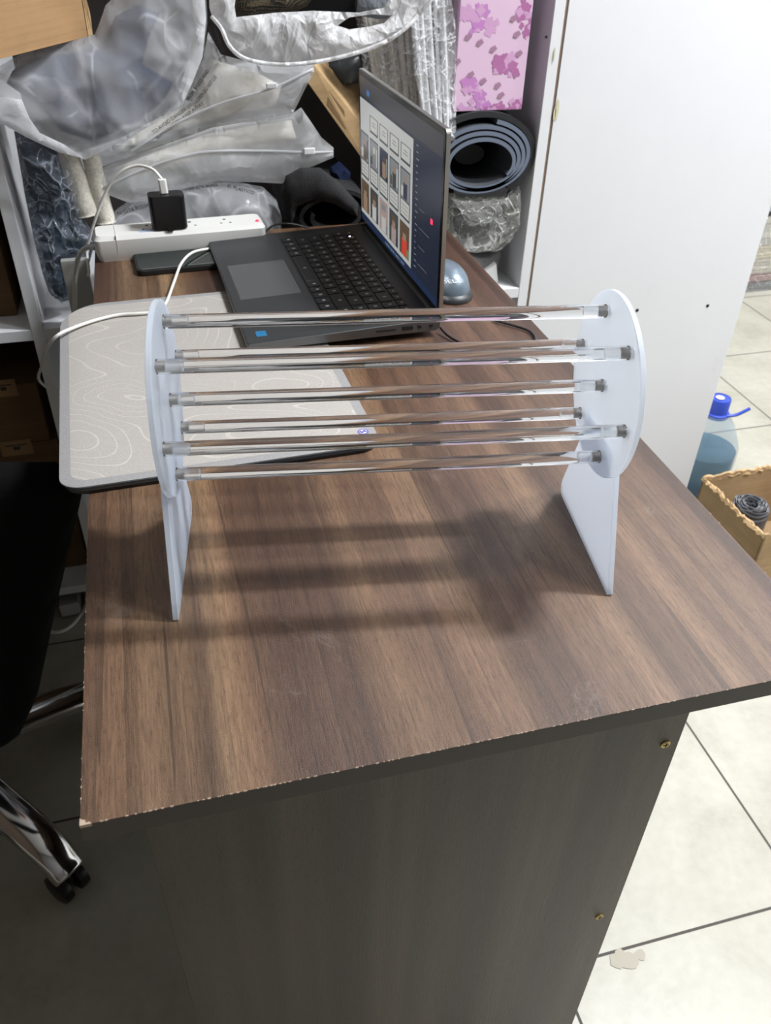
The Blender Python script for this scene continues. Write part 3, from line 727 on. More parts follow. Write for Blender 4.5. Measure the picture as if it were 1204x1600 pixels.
bm = new(); box(bm, (.7160, YS + .0005, 0), (.7192, YS + .017, 2.0)); link('raw_edge_strip', bm, m_rawedge, cb)['label'] = 'brown raw board edge'
bm = new(); box(bm, (.722, YS + .0175, 0), (1.165, 1.4, 2.0)); link('carcass', bm, m_white, cb)
for px, py in ((995, 485), (1105, 478), (1053, 60), (1100, 150)):
    if py in (60, 150): continue
    p = at(px, py, YS - .0012); bm = new(); lathe(bm, [(.0034, -.0002), (.0034, .0002)], p, 16, 'Y'); link('screw_hole', bm, m_dark, cb)
for px, py, w, h in ((870, 172, .003, .016), (866, 178, .002, .010), (866, 85, .0012, .01)):
    p = at(px, py, YS - .0014); bm = new(); lathe(bm, [(1, -.0002), (1, .0002)], (0, 0, 0), 16, 'Y')
    for v in bm.verts: v.co = Vector((p.x + v.co.x * w, p.y + v.co.y, p.z + v.co.z * h))
    link('glue_stain', bm, mat('glue', (.62, .58, .40), .6), cb)
p = at(853, 58, YS - .0004); bm = new(); lathe(bm, [(.0022, 0), (.0022, .0006)], p, 12, 'Y'); link('screw_hole', bm, m_dark, sh)

# ------------------------------------------------------------------ soft things
def puff(name, outline, T, m, parent=None, D=.03, wr=.006, step=.008, holes=(), seed=0, freq=14, back=.6, warp=.06, ridge=True, stretch=(1, 1), sm=True, fn=None, facet=False):
    O = []
    n0 = len(outline)
    pts3 = [at(*q) for q in outline]
    loop = []
    for i in range(n0):
        a, b = pts3[i], pts3[(i + 1) % n0]; k = max(1, int((b - a).length / step))
        for j in range(k): loop.append(a.lerp(b, j / k))
    n = len(loop); P = [Vector((p.x, p.z)) for p in loop]
    hl = []
    for h in holes:
        hp = [at(*q) for q in h]; H = []
        for i in range(len(hp)):
            a, b = hp[i], hp[(i + 1) % len(hp)]; k = max(1, int((b - a).length / step))
            for j in range(k): H.append(a.lerp(b, j / k))
        hl.append(H)
    pts = list(P); edges = [(i, (i + 1) % n) for i in range(n)]
    for H in hl:
        s = len(pts); pts += [Vector((p.x, p.z)) for p in H]; edges += [(s + i, s + (i + 1) % len(H)) for i in range(len(H))]
    bl = [(p, q.y) for p, q in zip(P, loop)]
    for H in hl: bl += [(Vector((p.x, p.z)), p.y) for p in H]
    allb = [b[0] for b in bl]
    x0 = min(p.x for p in P); x1 = max(p.x for p in P); z0 = min(p.y for p in P); z1 = max(p.y for p in P)
    rr = random.Random(seed); z = z0 + step / 2; row = 0
    while z < z1:
        x = x0 + (step / 2 if row % 2 else 0)
        while x < x1:
            p = Vector((x + rr.uniform(-.15, .15) * step, z + rr.uniform(-.15, .15) * step))
            if inside(p, P) and min((p - q).length_squared for q in allb) > (step * .55) ** 2 and not any(inside(p, [(h.x, h.z) for h in H]) for H in hl): pts.append(p)
            x += step
        z += step * .87; row += 1
    vs, es, fs, ov, *_ = delaunay_2d_cdt(pts, edges, [], 0, 1e-7)
    hp2 = [[(h.x, h.z) for h in H] for H in hl]
    keep = []
    for f in fs:
        c = (vs[f[0]] + vs[f[1]] + vs[f[2]]) / 3
        if inside(c, P) and not any(inside(c, h) for h in hp2): keep.append(f)
    bm = new(); F = []; Bk = []
    for v in vs:
        sw = sy_ = 0; dmin = 1e9
        for b, yb in bl:
            d2 = (v - b).length_squared; dmin = min(dmin, d2); w = 1 / (d2 + 2e-5) ** 1.3; sw += w; sy_ += w * yb
        yb = sy_ / sw; d = math.sqrt(dmin); t = min(d / D, 1); h = T * math.sqrt(max(0, 1 - (1 - t) ** 2))
        q = Vector((v.x * freq * stretch[0], v.y * freq * stretch[1], seed * 3.7))
        wv = noise.noise_vector(q * .5) * warp * freq
        if facet:
            dv, _pv = noise.voronoi(q * 1.0 + wv * .35); dw, _pw = noise.voronoi(q * 2.6 + wv * .5 + Vector((3, 9, 2)))
            w_ = (dv[0] - .45) * 1.5 + (dw[0] - .45) * .42
        elif ridge: r_ = 1 - abs(noise.noise(q + wv)) * 2.2; r2 = 1 - abs(noise.noise((q + wv) * 2.3 + Vector((5, 3, 1)))) * 2.2; w_ = max(0, r_) ** 2 + .4 * max(0, r2) ** 2 - .5
        else: w_ = noise.noise(q + wv)
        e = min(1, d / .006)
        yf = yb - h - w_ * wr * (.25 + .75 * e)
        F.append(bm.verts.new((v.x, yf, v.y))); Bk.append(bm.verts.new((v.x, yb + h * back + .0008, v.y)))
    for f in keep:
        bm.faces.new([F[i] for i in f]); bm.faces.new([Bk[i] for i in f][::-1])
    cnt = {}
    for f in keep:
        for a, b in ((f[0], f[1]), (f[1], f[2]), (f[2], f[0])): cnt[(min(a, b), max(a, b))] = cnt.get((min(a, b), max(a, b)), 0) + 1
    for (a, b), c in cnt.items():
        if c == 1:
            try: bm.faces.new((F[a], F[b], Bk[b], Bk[a]))
            except ValueError: pass
    loose = [v for v in bm.verts if not v.link_faces]; bmesh.ops.delete(bm, geom=loose, context='VERTS')
    if fn: fn(bm)
    return link(name, bm, m, parent, smooth=((34 if facet else 60) if sm else False))
from mathutils.bvhtree import BVHTree
def projector(o, off=.0012):
    me = o.data; m4 = wm(o)
    t = BVHTree.FromPolygons([m4 @ v.co for v in me.vertices], [list(p.vertices) for p in me.polygons])
    def f(co):
        d = (co - CAM).normalized(); hit = t.ray_cast(CAM, d)
        return hit[0] - d * off if hit[0] is not None else None
    return f
# white lettering on the mouse
text_mesh('DELL', .0125, mat('white_print', (.8, .82, .85), .5), frame(atz(704, 440, .785), (1, .0, 0), (0, 1, .12)), 'lettering', ms, projector(mshell, .0006))
def print_line(s, o, parent, p0, p1, Y, size_px, m=m_ink, name='printed_text'):
    a = at(*p0, Y); b = at(*p1, Y); x = (b - a); mid = (a + b) / 2; L = x.length
    size = (at(p0[0], p0[1] - size_px, Y) - a).length
    n = len(s); sq = L / (n * size * .60)
    text_mesh(s, size * 1.35, m, frame(mid, x, Vector((0, 0, 1))), name, parent, projector(o), squeeze=sq / 1.35)

# big frosted bag with dark blue cloth
fb = thing('frosted_bag', at(150, 250, 1.0), 'large frosted plastic bag holding dark blue cloth, hanging below the cardboard box', 'plastic bag')
o1 = [(165, 8), (200, -25), (320, -25), (324, 30), (319, 85), (296, 140), (285, 166), (262, 182), (220, 205), (180, 226), (133, 250), (95, 236), (48, 214), (15, 200), (-25, 165), (-45, 130), (-12, 110), (30, 86), (90, 70), (148, 54), (156, 34)]
o1 = [(x, y, (.972 if x < 80 else 1.0) - (.02 if y > 150 and x >= 80 else 0)) for x, y in o1]
puff('bag_film', o1, .026, m_frosbag, fb, D=.05, wr=.024, freq=10, seed=2, warp=.03, step=.0050, facet=True)
oc = [(180, 25), (215, 8), (250, 20), (232, 60), (222, 100), (270, 130), (255, 165), (205, 195), (150, 222), (95, 205), (60, 165), (10, 130), (20, 110), (60, 90), (120, 82), (160, 70)]
puff('navy_cloth', [(x, y, .985 if x < 100 else 1.0) for x, y in oc], .020, m_navy, fb, D=.03, wr=.006, seed=5)['label'] = 'dark blue folded cloth'
m_fold = film('folded_film', (.90, .91, .94), .22, .3, .35, .3, 30)
for pts_ in ([(-40, 150), (14, 153), (34, 156), (46, 185), (62, 208), (100, 226), (131, 247), (92, 238), (40, 214), (-20, 180)], [(283, -25), (318, -25), (322, 30), (316, 90), (300, 130), (284, 164), (277, 150), (292, 100), (306, 40)],
             ):
    puff('bag_fold', [(x, y, .935 if x < 140 else .955) for x, y in pts_], .003, m_fold, fb, D=.01, wr=.004, freq=18, seed=7, step=.005, facet=True)
# zip bag, upper
z1 = thing('zip_bag', at(300, 200, 1.06), 'frosted zip bag with black warning print, upper one of the pair beneath the white bag', 'zip bag')
o2 = [(325, 50), (345, 85), (400, 100), (450, 104), (490, 100), (490, 116), (478, 135), (456, 180), (400, 188), (330, 200), (270, 222), (200, 246), (140, 268), (112, 262), (120, 240), (190, 215), (255, 180), (290, 150), (318, 90)]
zf = puff('bag_film', [(x, y, 1.05 + .03 * (x < 350)) for x, y in o2], .022, m_frosbag2, z1, D=.03, wr=.010, freq=11, seed=8, stretch=(.6, 2.0), facet=True)
puff('cream_fabric', [(x, y, 1.085) for x, y in ((335, 95), (400, 112), (440, 135), (430, 165), (340, 185), (240, 215), (180, 235), (240, 190), (300, 160))], .018, m_beige, z1, wr=.003, seed=3)['label'] = 'cream knitted fabric'
def seam(pts, r, m, parent, name, o=None, off=.002):
    f = projector(o, off) if o else None; L = []
    for q in smooth_path([at(*p) for p in pts], 8):
        h = f(q) if f else None; L.append(h if h is not None else q)
    bm = new(); tube(bm, L, r, 8, 1); return link(name, bm, m, parent, smooth=60)
m_zip = mat('white_zip', (.86, .87, .88), .4)
seam([(205, 236, 1.06), (280, 190, 1.04), (350, 160, 1.03), (425, 138, 1.02), (488, 108, 1.03)], .0016, film('zip_plastic', (.85, .86, .88), .25, .3, .3), z1, 'zip_track', zf)
p = projector(zf, .004)(at(424, 134, 1.02)); bm = new(); box(bm, p - Vector((.008, .003, .0035)), p + Vector((.008, .003, .004))); link('zip_slider', bm, m_zip, z1, bevel=.0012)
for s, a, b, sz in (('TO AVOID DANGER OF', (238, 208), (300, 163), 6), ('SUFFOCATION KEEP AWAY', (244, 216), (318, 160), 6), ('FROM BABIES AND', (292, 158), (326, 108), 6), ('CHILDREN DO NOT USE', (302, 166), (338, 118), 6), ('WARNING: THIS BAG IS NOT', (324, 40), (346, 100), 4), ('A TOY FOR CHILDREN', (334, 42), (354, 98), 4)):
    print_line(s, zf, z1, a, b, 1.03, sz)
# zip bag, lower
z2 = thing('zip_bag', at(330, 285, 1.06), 'frosted zip bag of cream fabric, lower of the pair, slider at its right end', 'zip bag')
o3 = [(118, 280), (135, 272), (200, 246), (270, 222), (330, 200), (400, 188), (456, 178), (470, 168), (482, 185), (502, 215), (521, 231), (521, 246), (470, 268), (440, 287), (400, 285), (340, 284), (300, 292), (255, 306), (205, 318), (170, 305), (140, 290)]
zf2 = puff('bag_film', [(x, y, 1.04) for x, y in o3], .026, m_frosbag2, z2, D=.03, wr=.009, freq=11, seed=14, stretch=(.6, 2.2), facet=True)
puff('cream_fabric', [(x, y, 1.065) for x, y in ((180, 262), (240, 238), (320, 210), (400, 195), (455, 188), (462, 215), (440, 228), (340, 242), (280, 262), (200, 282))], .022, m_beige, z2, wr=.003, seed=4)['label'] = 'cream knitted fabric'
seam([(150, 300, 1.02), (215, 268, 1.02), (290, 243, 1.01), (340, 236, 1.01), (420, 236, 1.01), (480, 238, 1.01), (519, 237, 1.03)], .0016, bpy.data.materials['zip_plastic'], z2, 'zip_track', zf2)
p = projector(zf2, .004)(at(483, 236, 1.02)); bm = new(); box(bm, p - Vector((.0085, .003, .0045)), p + Vector((.0085, .003, .0045))); link('zip_slider', bm, m_zip, z2, bevel=.0012)
# lower bag behind the strip
lb = thing('frosted_bag', at(320, 360, 1.0), 'frosted plastic bag with print standing behind the power strip', 'plastic bag')
o4 = [(148, 368), (162, 345), (185, 325), (215, 305), (260, 292), (310, 285), (370, 284), (410, 292), (432, 312), (440, 340), (438, 372), (420, 385), (300, 390), (150, 392)]
lf = puff('bag_film', [(x, y, 1.030) for x, y in o4], .036, m_frosbag, lb, D=.04, wr=.014, freq=15, seed=21, facet=True)
puff('grey_contents', [(x, y, 1.038) for x, y in ((190, 345), (240, 310), (320, 298), (400, 302), (425, 330), (420, 370), (200, 372))], .02, m_grey, lb, wr=.004, seed=6)
for s, a, b, sz in (('N, ESTA BOLSA NO ES', (178, 336), (262, 310), 6), ('EL PLASTICO', (352, 289), (400, 303), 5), ('MANTENER ALEJADO DE LOS BEBES', (215, 306), (345, 288), 4)):
    print_line(s, lf, lb, a, b, .97, sz)
# white open bag across the top, with a torn handle hole
wb = thing('white_bag', at(480, 60, 1.0), 'open white plastic bag with a torn handle hole, drooping over the top of the pile', 'plastic bag')
o5 = [(327, -25), (327, 12), (333, 32), (346, 45), (355, 68), (372, 86), (402, 97), (450, 101), (480, 100), (520, 92), (560, 82), (592, 70), (625, 48), (655, 25), (690, -20), (620, -20), (600, 12), (560, 20), (490, 17), (430, 20), (369, 27), (366, 10), (372, -25)]
hole = [[(527, 40), (545, 27), (580, 22), (612, 24), (600, 36), (575, 42), (545, 46)]]
wf = puff('bag_film', [(x, y, .985) for x, y in o5], .009, m_whitebag, wb, D=.02, wr=.010, freq=20, seed=31, facet=True, holes=[[(x, y, .985) for x, y in hole[0]]], step=.006)
seam([(330, 25, .98), (346, 45, .975), (356, 68, .97), (374, 87, .97), (402, 97, .97), (450, 101, .97), (520, 92, .97), (592, 70, .97), (640, 38, .97), (690, -20, .97)], .0028, m_whitebag, wb, 'rolled_hem')
bn = thing('mesh_pouch', at(450, 25, 1.04), 'black pouch with a gold netted pattern inside the top white bag', 'pouch')
m_net = mat('gold_net', (.012, .011, .010), .7); g = G(m_net)
vo = g.n('ShaderNodeTexVoronoi', Vector=g.map((130, 130, 130)), Randomness=.25); g.set('Base Color', g.ramp(vo.outputs['Distance'], [(.26, (.30, .22, .10)), (.36, (.006, .006, .006))]))
puff('netting', [(x, y, 1.045) for x, y in ((366, -25), (366, 30), (400, 28), (450, 22), (480, 10), (500, -25))], .015, m_net, bn, wr=.003, seed=33)
bm = new(); pp = [at(*q, 1.06) for q in ((470, 24), (470, -25), (575, -25), (570, 24))]; prism(bm, pp, (0, .04, 0)); link('dark_lining', bm, m_seat, bn)
db = thing('dark_bag', at(600, 0, 1.05), 'slate grey bag just behind the top right edge of the white bag', 'plastic bag')
puff('bag_skin', [(x, y, 1.04) for x, y in ((556, 24), (560, -5), (580, -25), (680, -25), (670, 5), (630, 28), (590, 30))], .014, film('slate_film', (.22, .24, .27), .1, .35, .1, .4), db, wr=.005, seed=35)
puff('inner_cloth', [(x, y, 1.05) for x, y in ((566, 20), (570, -5), (600, -22), (655, -22), (650, 5), (610, 22))], .008, m_grey, db, seed=36)
gb = [(480, 88), (520, 90), (565, 78), (568, 100), (560, 130), (530, 135), (512, 112), (494, 100)]
tag(puff('grey_pouch', [(x, y, 1.10) for x, y in gb], .02, mat('slate_vinyl', (.055, .06, .065), .35), None, wr=.004, seed=41), 'dark slate pouch wedged above the long slanted carton', 'pouch')
# slanted long carton
def carton(name, quad, back, m, label, cat='box', parent_label=None):
    t = thing(name, quad[0], label, cat)
    bm = new(); prism(bm, quad, back); link('carton_body', bm, m, t, bevel=.0012); return t
q = [at(479, 128, 1.05), at(491, 102, 1.05), at(563, 192, 1.07), at(575, 262, 1.07)]
tt_ = carton('long_carton', q, (.03, .11, .055), m_card2, 'long narrow light cardboard carton slanting behind the laptop screen')
a_, b_ = q[0].lerp(q[3], .30), q[1].lerp(q[2], .30); c_, d_ = q[0].lerp(q[3], .62), q[1].lerp(q[2], .62); off = Vector((0, -.0008, 0))
bm = new(); prism(bm, [a_.lerp(b_, .2) + off, a_.lerp(b_, .75) + off, c_.lerp(d_, .75) + off, c_.lerp(d_, .2) + off], (0, .0006, 0)); link('packing_tape', bm, mat('brown_tape', (.23, .14, .065), .25), tt_)['label'] = 'brown packing tape'
# navy bits and dark felt roll
tag(puff('navy_ribbon', [(x, y, 1.06) for x, y in ((515, 262), (530, 252), (548, 270), (545, 292), (530, 298), (516, 285))], .012, fabric('navy_knit', (.012, .018, .05), 500, var=.6), None, wr=.008, freq=40, seed=45), 'small dark navy ruffled ribbon beside the laptop screen', 'ribbon')
def roll(name, c, a, b, turns, th, y0, y1, m, label, cat, parts, seed=1, start=0.0, flat=1.0, core=.25, n=26):
    pass
fr = thing('felt_roll', at(500, 350, 1.0), 'rolled charcoal felt sheet lying behind the laptop, its dark hollow end facing out', 'felt roll')
c = at(520, 333, 1.0)
path = []
N = 110
for i in range(N + 1):
    t = i / N; ang = math.radians(200 - 360 * 2.1 * t); r = 1 - .52 * t
    path.append((c.x + .070 * r * math.cos(ang), c.z + .040 * r * math.sin(ang) - .004 * t))
bm = new(); strip(bm, path, .995, 1.30, .0065); link('felt_sheet', bm, m_charcoal, fr, smooth=50)
puff('felt_flap', [(x, y, .995) for x, y in ((440, 300), (446, 275), (470, 262), (500, 262), (530, 285), (560, 318), (558, 340), (520, 318), (490, 312), (465, 322), (455, 352), (444, 340))], .014, m_charcoal, fr, wr=.002, ridge=False, seed=48)
# left: bag with blue-grey clothes, cream knit rolls
m_shiny = film('shiny_clear_film', (.50, .56, .66), .86, .05, .0, 1.0, 25, 1.0, .5, 30)
lc = thing('clear_bag', at(90, 460, 1.02), 'crinkled clear bag of blue-grey clothing at the left of the compartment', 'plastic bag')
o6 = [(22, 205), (60, 215), (100, 240), (118, 280), (130, 340), (150, 372), (140, 410), (118, 425), (112, 468), (96, 472), (76, 455), (66, 425), (52, 370), (38, 300)]
puff('clothing', [(x, y, 1.045) for x, y in o6], .022, m_bluegrey, lc, wr=.012, freq=16, seed=51)['label'] = 'blue-grey clothing'
puff('bag_film', [(x, y, 1.015) for x, y in o6], .030, m_shiny, lc, wr=.012, freq=24, seed=52, step=.005, facet=True)
for i, (pa, pb, r) in enumerate((((103, 232), (140, 338), 20), ((140, 235), (166, 350), 17))):
    a, b = at(*pa, 1.035), at(*pb, 1.02); rad = (at(pa[0] + r, pa[1], 1.035) - a).length
    bm = new(); tube(bm, [a, a.lerp(b, .4), a.lerp(b, .9), b], rad, 20, 8, rad=lambda t, r_=rad: r_ * (.80 + .2 * t if t < .93 else .6) * (1 - .12 * math.cos(t * 25) * .3))
    tag(link('knit_roll', bm, m_beige, None, smooth=60), ('cream knitted roll, left of the two standing beside the blue-grey clothing', 'cream knitted roll, right of the two, nearest the charger')[i], 'fabric roll', 'cream knitted rolls')
# cardboard box top left, resting on the pile
bb = atz(0, 93, 1.0 - .01); 
zb = at(138, 57, 1.03).z
A = atz(-42, 103, zb); B = atz(137, 57, zb)
cx = thing('cardboard_box', B, 'brown cardboard box resting on top of the pile at the upper left', 'box')
d = (B - A); d.z = 0; nrm = Vector((-d.y, d.x, 0)).normalized()
bm = new(); prism(bm, [A, B, B + nrm * .09, A + nrm * .09], (0, 0, .22)); link('box_body', bm, m_card, cx)
bm = new(); rnd = random.Random(5)
for k in range(3):     # torn corrugated layers at the corner
    o_ = B + d.normalized() * (.003 + .0045 * k) + nrm * .002; w = .003
    poly = [(o_ + Vector((rnd.uniform(-.001, .002), 0, .0 + .22 * j / 9))) for j in range(10)]
    P = [p for p in poly] + [p + d.normalized() * w + Vector((rnd.uniform(-.0015, .0015), 0, 0)) for p in poly[::-1]]
    prism(bm, P, nrm * .03)
link('torn_flap', bm, m_card2, cx)['label'] = 'torn corrugated flap'
# wrapped sticks
def sticks(name, tops, bots, n, Yt, Yb, m, label, seed, group):
    t = thing(name, at((bots[0] + bots[1]) / 2, bots[2], Yb), label, 'bundle', group=group); rnd = random.Random(seed)
    for i in range(n):
        f = i / (n - 1); j = rnd.uniform(-.3, .3) / n
        a = at(tops[0] + (tops[1] - tops[0]) * (f + j), tops[2], Yt + rnd.uniform(-.012, .012)); b = at(bots[0] + (bots[1] - bots[0]) * f, bots[2] + rnd.uniform(-3, 3), Yb + rnd.uniform(-.006, .006))
        bm = new(); tube(bm, [a, a.lerp(b, .5) + Vector((rnd.uniform(-.002, .002), 0, 0)), b], .0034, 8, 4); link('stick', bm, m, t, smooth=60)
    return t
m_stk = mat('pale_sticks', (.86, .81, .72), .35); m_stk2 = mat('silver_sticks', (.75, .76, .78), .2, .2); m_crk = film('crinkled_film', (.92, .93, .96), .87, .06, .1, 1.0, 50, 1.0, .6, 38)
w1 = sticks('stick_bundle', (560, 655, -30), (605, 668, 235), 15, 1.10, 1.06, m_stk, 'bundle of pale sticks in clear wrap, left of the two behind the laptop', 61, 'wrapped stick bundles')
puff('clear_wrap', [(x, y, 1.062) for x, y in ((548, -28), (640, -28), (655, 60), (665, 150), (690, 240), (610, 240), (585, 180), (568, 110))], .010, m_crk, w1, wr=.008, freq=20, seed=62, stretch=(2.4, .35))
w2 = sticks('stick_bundle', (640, 705, -30), (665, 708, 222), 10, 1.04, 1.005, m_stk2, 'silvery bundle in crinkled clear wrap, right of the two beside the floral box', 65, 'wrapped stick bundles')
puff('clear_wrap', [(x, y, 1.005) for x, y in ((644, -28), (700, -28), (712, 40), (712, 130), (712, 228), (690, 225), (668, 190), (648, 120), (642, 40))], .010, m_crk, w2, wr=.010, facet=True, freq=26, seed=66, stretch=(1.8, .5))
# floral box
fx = thing('floral_box', at(760, 184, 1.02), 'tall pink box printed with purple flowers, standing on the foam roll', 'box')
Yf = 1.012
c_top = at(757, 246, 1.0).z + .0660
bl_, br_ = at(707, 184, Yf), at(813, 183, Yf); bl_.z = br_.z = c_top
bm = new(); box(bm, (bl_.x, Yf, bl_.z), (br_.x, Yf + .05, 1.4)); m_pink = mat('pink_card', (.70, .50, .66), .5); link('box_body', bm, m_pink, fx, bevel=.001)
for v in (1,):
    m_f = [mat('magenta_petal', (.42, .15, .34), .55), mat('violet_petal', (.52, .22, .52), .55), mat('mauve_petal', (.60, .34, .56), .55), mat('plum_leaf', (.36, .20, .30), .55)]
bm = new(); rnd = random.Random(9); lift = 0
CNT = [0]
def blob(cx_, cz_, r, mi, k):
    CNT[0] += 1
    P = []; n = 16
    for i in range(n):
        a = 2 * math.pi * i / n; rr_ = r * (1 + .22 * math.sin(a * 4 + k)) * rnd.uniform(.92, 1.05)
        P.append(bm.verts.new((min(br_.x - .0005, max(bl_.x + .0005, cx_ + rr_ * math.cos(a))), Yf - .0002 - .000003 * CNT[0], max(bl_.z + .001, cz_ + rr_ * math.sin(a)))))
    cv = bm.verts.new((min(br_.x - .0005, max(bl_.x + .0005, cx_)), Yf - .0002 - .000003 * CNT[0], max(bl_.z + .001, cz_)))
    for i in range(n): bm.faces.new((P[i], P[(i + 1) % n], cv)).material_index = mi
for px, py, mi in ((752, 15, 1), (765, 40, 2), (738, 35, 1), (728, 20, 2), (820, 12, 0), (822, 40, 0), (790, 95, 0), (800, 108, 0), (782, 100, 0), (745, 150, 1), (735, 135, 1), (755, 160, 1), (780, 170, 0), (795, 172, 0), (765, 178, 0), (722, 172, 2), (806, 165, 0)):
    c = at(px, py, Yf)
    for k in range(10):
        a = rnd.uniform(0, 6.28); dd = rnd.uniform(0, .013); blob(c.x + dd * math.cos(a), c.z + dd * math.sin(a), rnd.uniform(.003, .0075), (mi, mi, 2 if k % 3 else mi)[k % 3], k)
for px, py in ((729, 59), (747, 68), (805, 55), (768, 78), (808, 85), (775, 135), (733, 118), (752, 128), (780, 150), (712, 98), (800, 30)):
    c = at(px, py, Yf)
    for k in range(3): blob(c.x + k * .002, c.z + k * .001, .0036, 3, k)
link('flower_print', bm, m_f, fx)['label'] = 'purple flower print'
# foam rolls
fo = thing('foam_roll', at(765, 305, 1.0), 'thick blue-grey foam sheet rolled up under the floral box', 'foam roll')
c = at(757, 246, 1.0); c.x = .604
path = []; N = 170
rx, rz = .0820, .0540
for i in range(N + 1):
    t = i / N; ang = math.radians(75 - 360 * 3.3 * t); r = 1 - .36 * t
    path.append((c.x + rx * r * math.cos(ang) + .004 * t, c.z + rz * r * math.sin(ang) - rz * .20 * t))
def edge_faces(bm):
    pass
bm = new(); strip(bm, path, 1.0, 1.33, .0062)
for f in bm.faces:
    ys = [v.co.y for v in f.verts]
    if max(ys) - min(ys) > .01: f.material_index = 1  # sheet faces coloured dark to stand for the shade inside the roll
link('foam_sheet', bm, [m_foam, mat('foam_shaded_face', (.05, .055, .065), .7)], fo, smooth=50)['label'] = 'blue-grey cut edge with shade put into the sheet face colour'
path = [(c.x + (rx + .0075) * math.cos(math.radians(a)), c.z + .001 + (rz + .0075) * math.sin(math.radians(a))) for a in range(125, -60, -5)]
bm = new(); strip(bm, path, 1.004, 1.33, .0085); link('outer_layer', bm, m_foamblk, fo, smooth=50)['label'] = 'black foam outer layer'
bm = new(); lathe(bm, [(.026, 1.05), (.026, 1.3)], (c.x - .002, 0, c.z - .008), 24, 'Y', cap=True)
for v in bm.verts: v.co.z = c.z - .008 + (v.co.z - c.z + .008) * .6
link('inner_core', bm, m_foamblk, fo, smooth=50)

# clear bag beneath
cbg = thing('clear_bag', at(760, 395, 1.02), 'crumpled clear plastic bag of dark items beneath the foam roll', 'plastic bag')
o7 = [(695, 300), (740, 308), (790, 305), (812, 290), (820, 300), (816, 325), (812, 350), (800, 370), (775, 388), (745, 395), (715, 390), (695, 375)]
puff('dark_contents', [(min(x, 797), y, 1.05) for x, y in o7], .015, fabric('mixed_grey', (.07, .075, .085), 60, var=.8), cbg, wr=.006, seed=71)
puff('bag_film', [(min(x, 811), y, 1.018) for x, y in o7], .03, film('crumpled_clear_film', (.72, .72, .68), .84, .08, .1, 1.0, 25, 1.0, .5, 30), cbg, wr=.016, freq=24, seed=72, step=.005, facet=True)
tag(puff('grey_cloth', [(x, y, 1.07) for x, y in ((715, 388), (760, 394), (786, 380), (782, 410), (770, 450), (750, 470), (730, 430))], .02, fabric('light_grey_cloth', (.33, .33, .34), 300), None, wr=.006, seed=73), 'light grey cloth bunched below the crumpled clear bag', 'cloth')
for k, (quad, lab) in enumerate(((((758, 425), (775, 412), (779, 450), (768, 470)), 'white card piece standing by the desk edge under the grey cloth'), (((778, 458), (800, 462), (806, 486), (786, 486)), 'small white card piece low beside the right upright'))):
    bm = new(); P = [at(x, y, 1.03) for x, y in quad]; prism(bm, P, (0, .012, 0)); tag(link('card_piece', bm, mat('white_card', (.78, .78, .76), .6), None, bevel=.0005), lab, 'card', 'white card pieces')
# boxes in the left compartments
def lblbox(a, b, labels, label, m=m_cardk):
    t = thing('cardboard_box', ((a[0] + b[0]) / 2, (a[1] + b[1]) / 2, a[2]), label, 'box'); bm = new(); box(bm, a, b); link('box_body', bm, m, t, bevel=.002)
    for (px0, py0, px1, py1) in labels:
        p, q_ = at(px0, py1, a[1] - .0008), at(px1, py0, a[1] - .0008); bm = new(); box(bm, (p.x, a[1] - .0008, p.z), (q_.x, a[1] - .0002, q_.z)); lo = link('paper_label', bm, mat('tan_label', (.30, .17, .075), .7), t)
        w = q_.x - p.x; h = q_.z - p.z; bm = new(); box(bm, (p.x + w * .15, a[1] - .0012, p.z + h * .66), (p.x + w * .85, a[1] - .0009, p.z + h * .72)); box(bm, (p.x + w * .40, a[1] - .0012, p.z + h * .38), (p.x + w * .62, a[1] - .0009, p.z + h * .58)); link('label_print', bm, m_ink, lo)
zz0 = at(60, 690, 1.06).z; zz1 = at(60, 598, 1.06).z; zz2 = at(60, 800, 1.06).z
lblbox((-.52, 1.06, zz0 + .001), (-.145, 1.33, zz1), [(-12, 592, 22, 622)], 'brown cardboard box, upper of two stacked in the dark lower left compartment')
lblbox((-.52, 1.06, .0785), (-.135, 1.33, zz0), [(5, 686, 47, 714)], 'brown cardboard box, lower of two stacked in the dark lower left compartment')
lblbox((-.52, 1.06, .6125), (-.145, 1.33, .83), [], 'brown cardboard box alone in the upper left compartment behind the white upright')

# ------------------------------------------------------------------ chair at the left
BC = Vector((-.335, .605, 0))
chair = thing('office_chair', BC, 'black office chair with a chrome star base, pushed against the left of the desk', 'chair')
o8 = [(-260, 726, .50), (88, 722, .50), (112, 738, .50), (128, 772, .50), (122, 800, .50), (110, 850, .50), (85, 960, .49), (60, 1080, .47), (48, 1110, .46), (30, 1148, .45), (0, 1166, .44), (-60, 1182, .44), (-260, 1180, .44)]
puff('backrest', o8, .022, m_seat, chair, D=.03, wr=.001, ridge=False, step=.012)
bm = new(); prism(bm, [(x, y, .40) for x, y in rrect(-.68, .53, -.20, .98, .09)], (0, 0, .075)); link('seat', bm, m_seat, chair, bevel=.02, seg=4)
bm = new(); lathe(bm, [(.05, .40), (.028, .36), (.028, .12), (.04, .11)], (BC.x, BC.y, 0), 20); link('gas_column', bm, m_black, chair, smooth=True)
R = .262
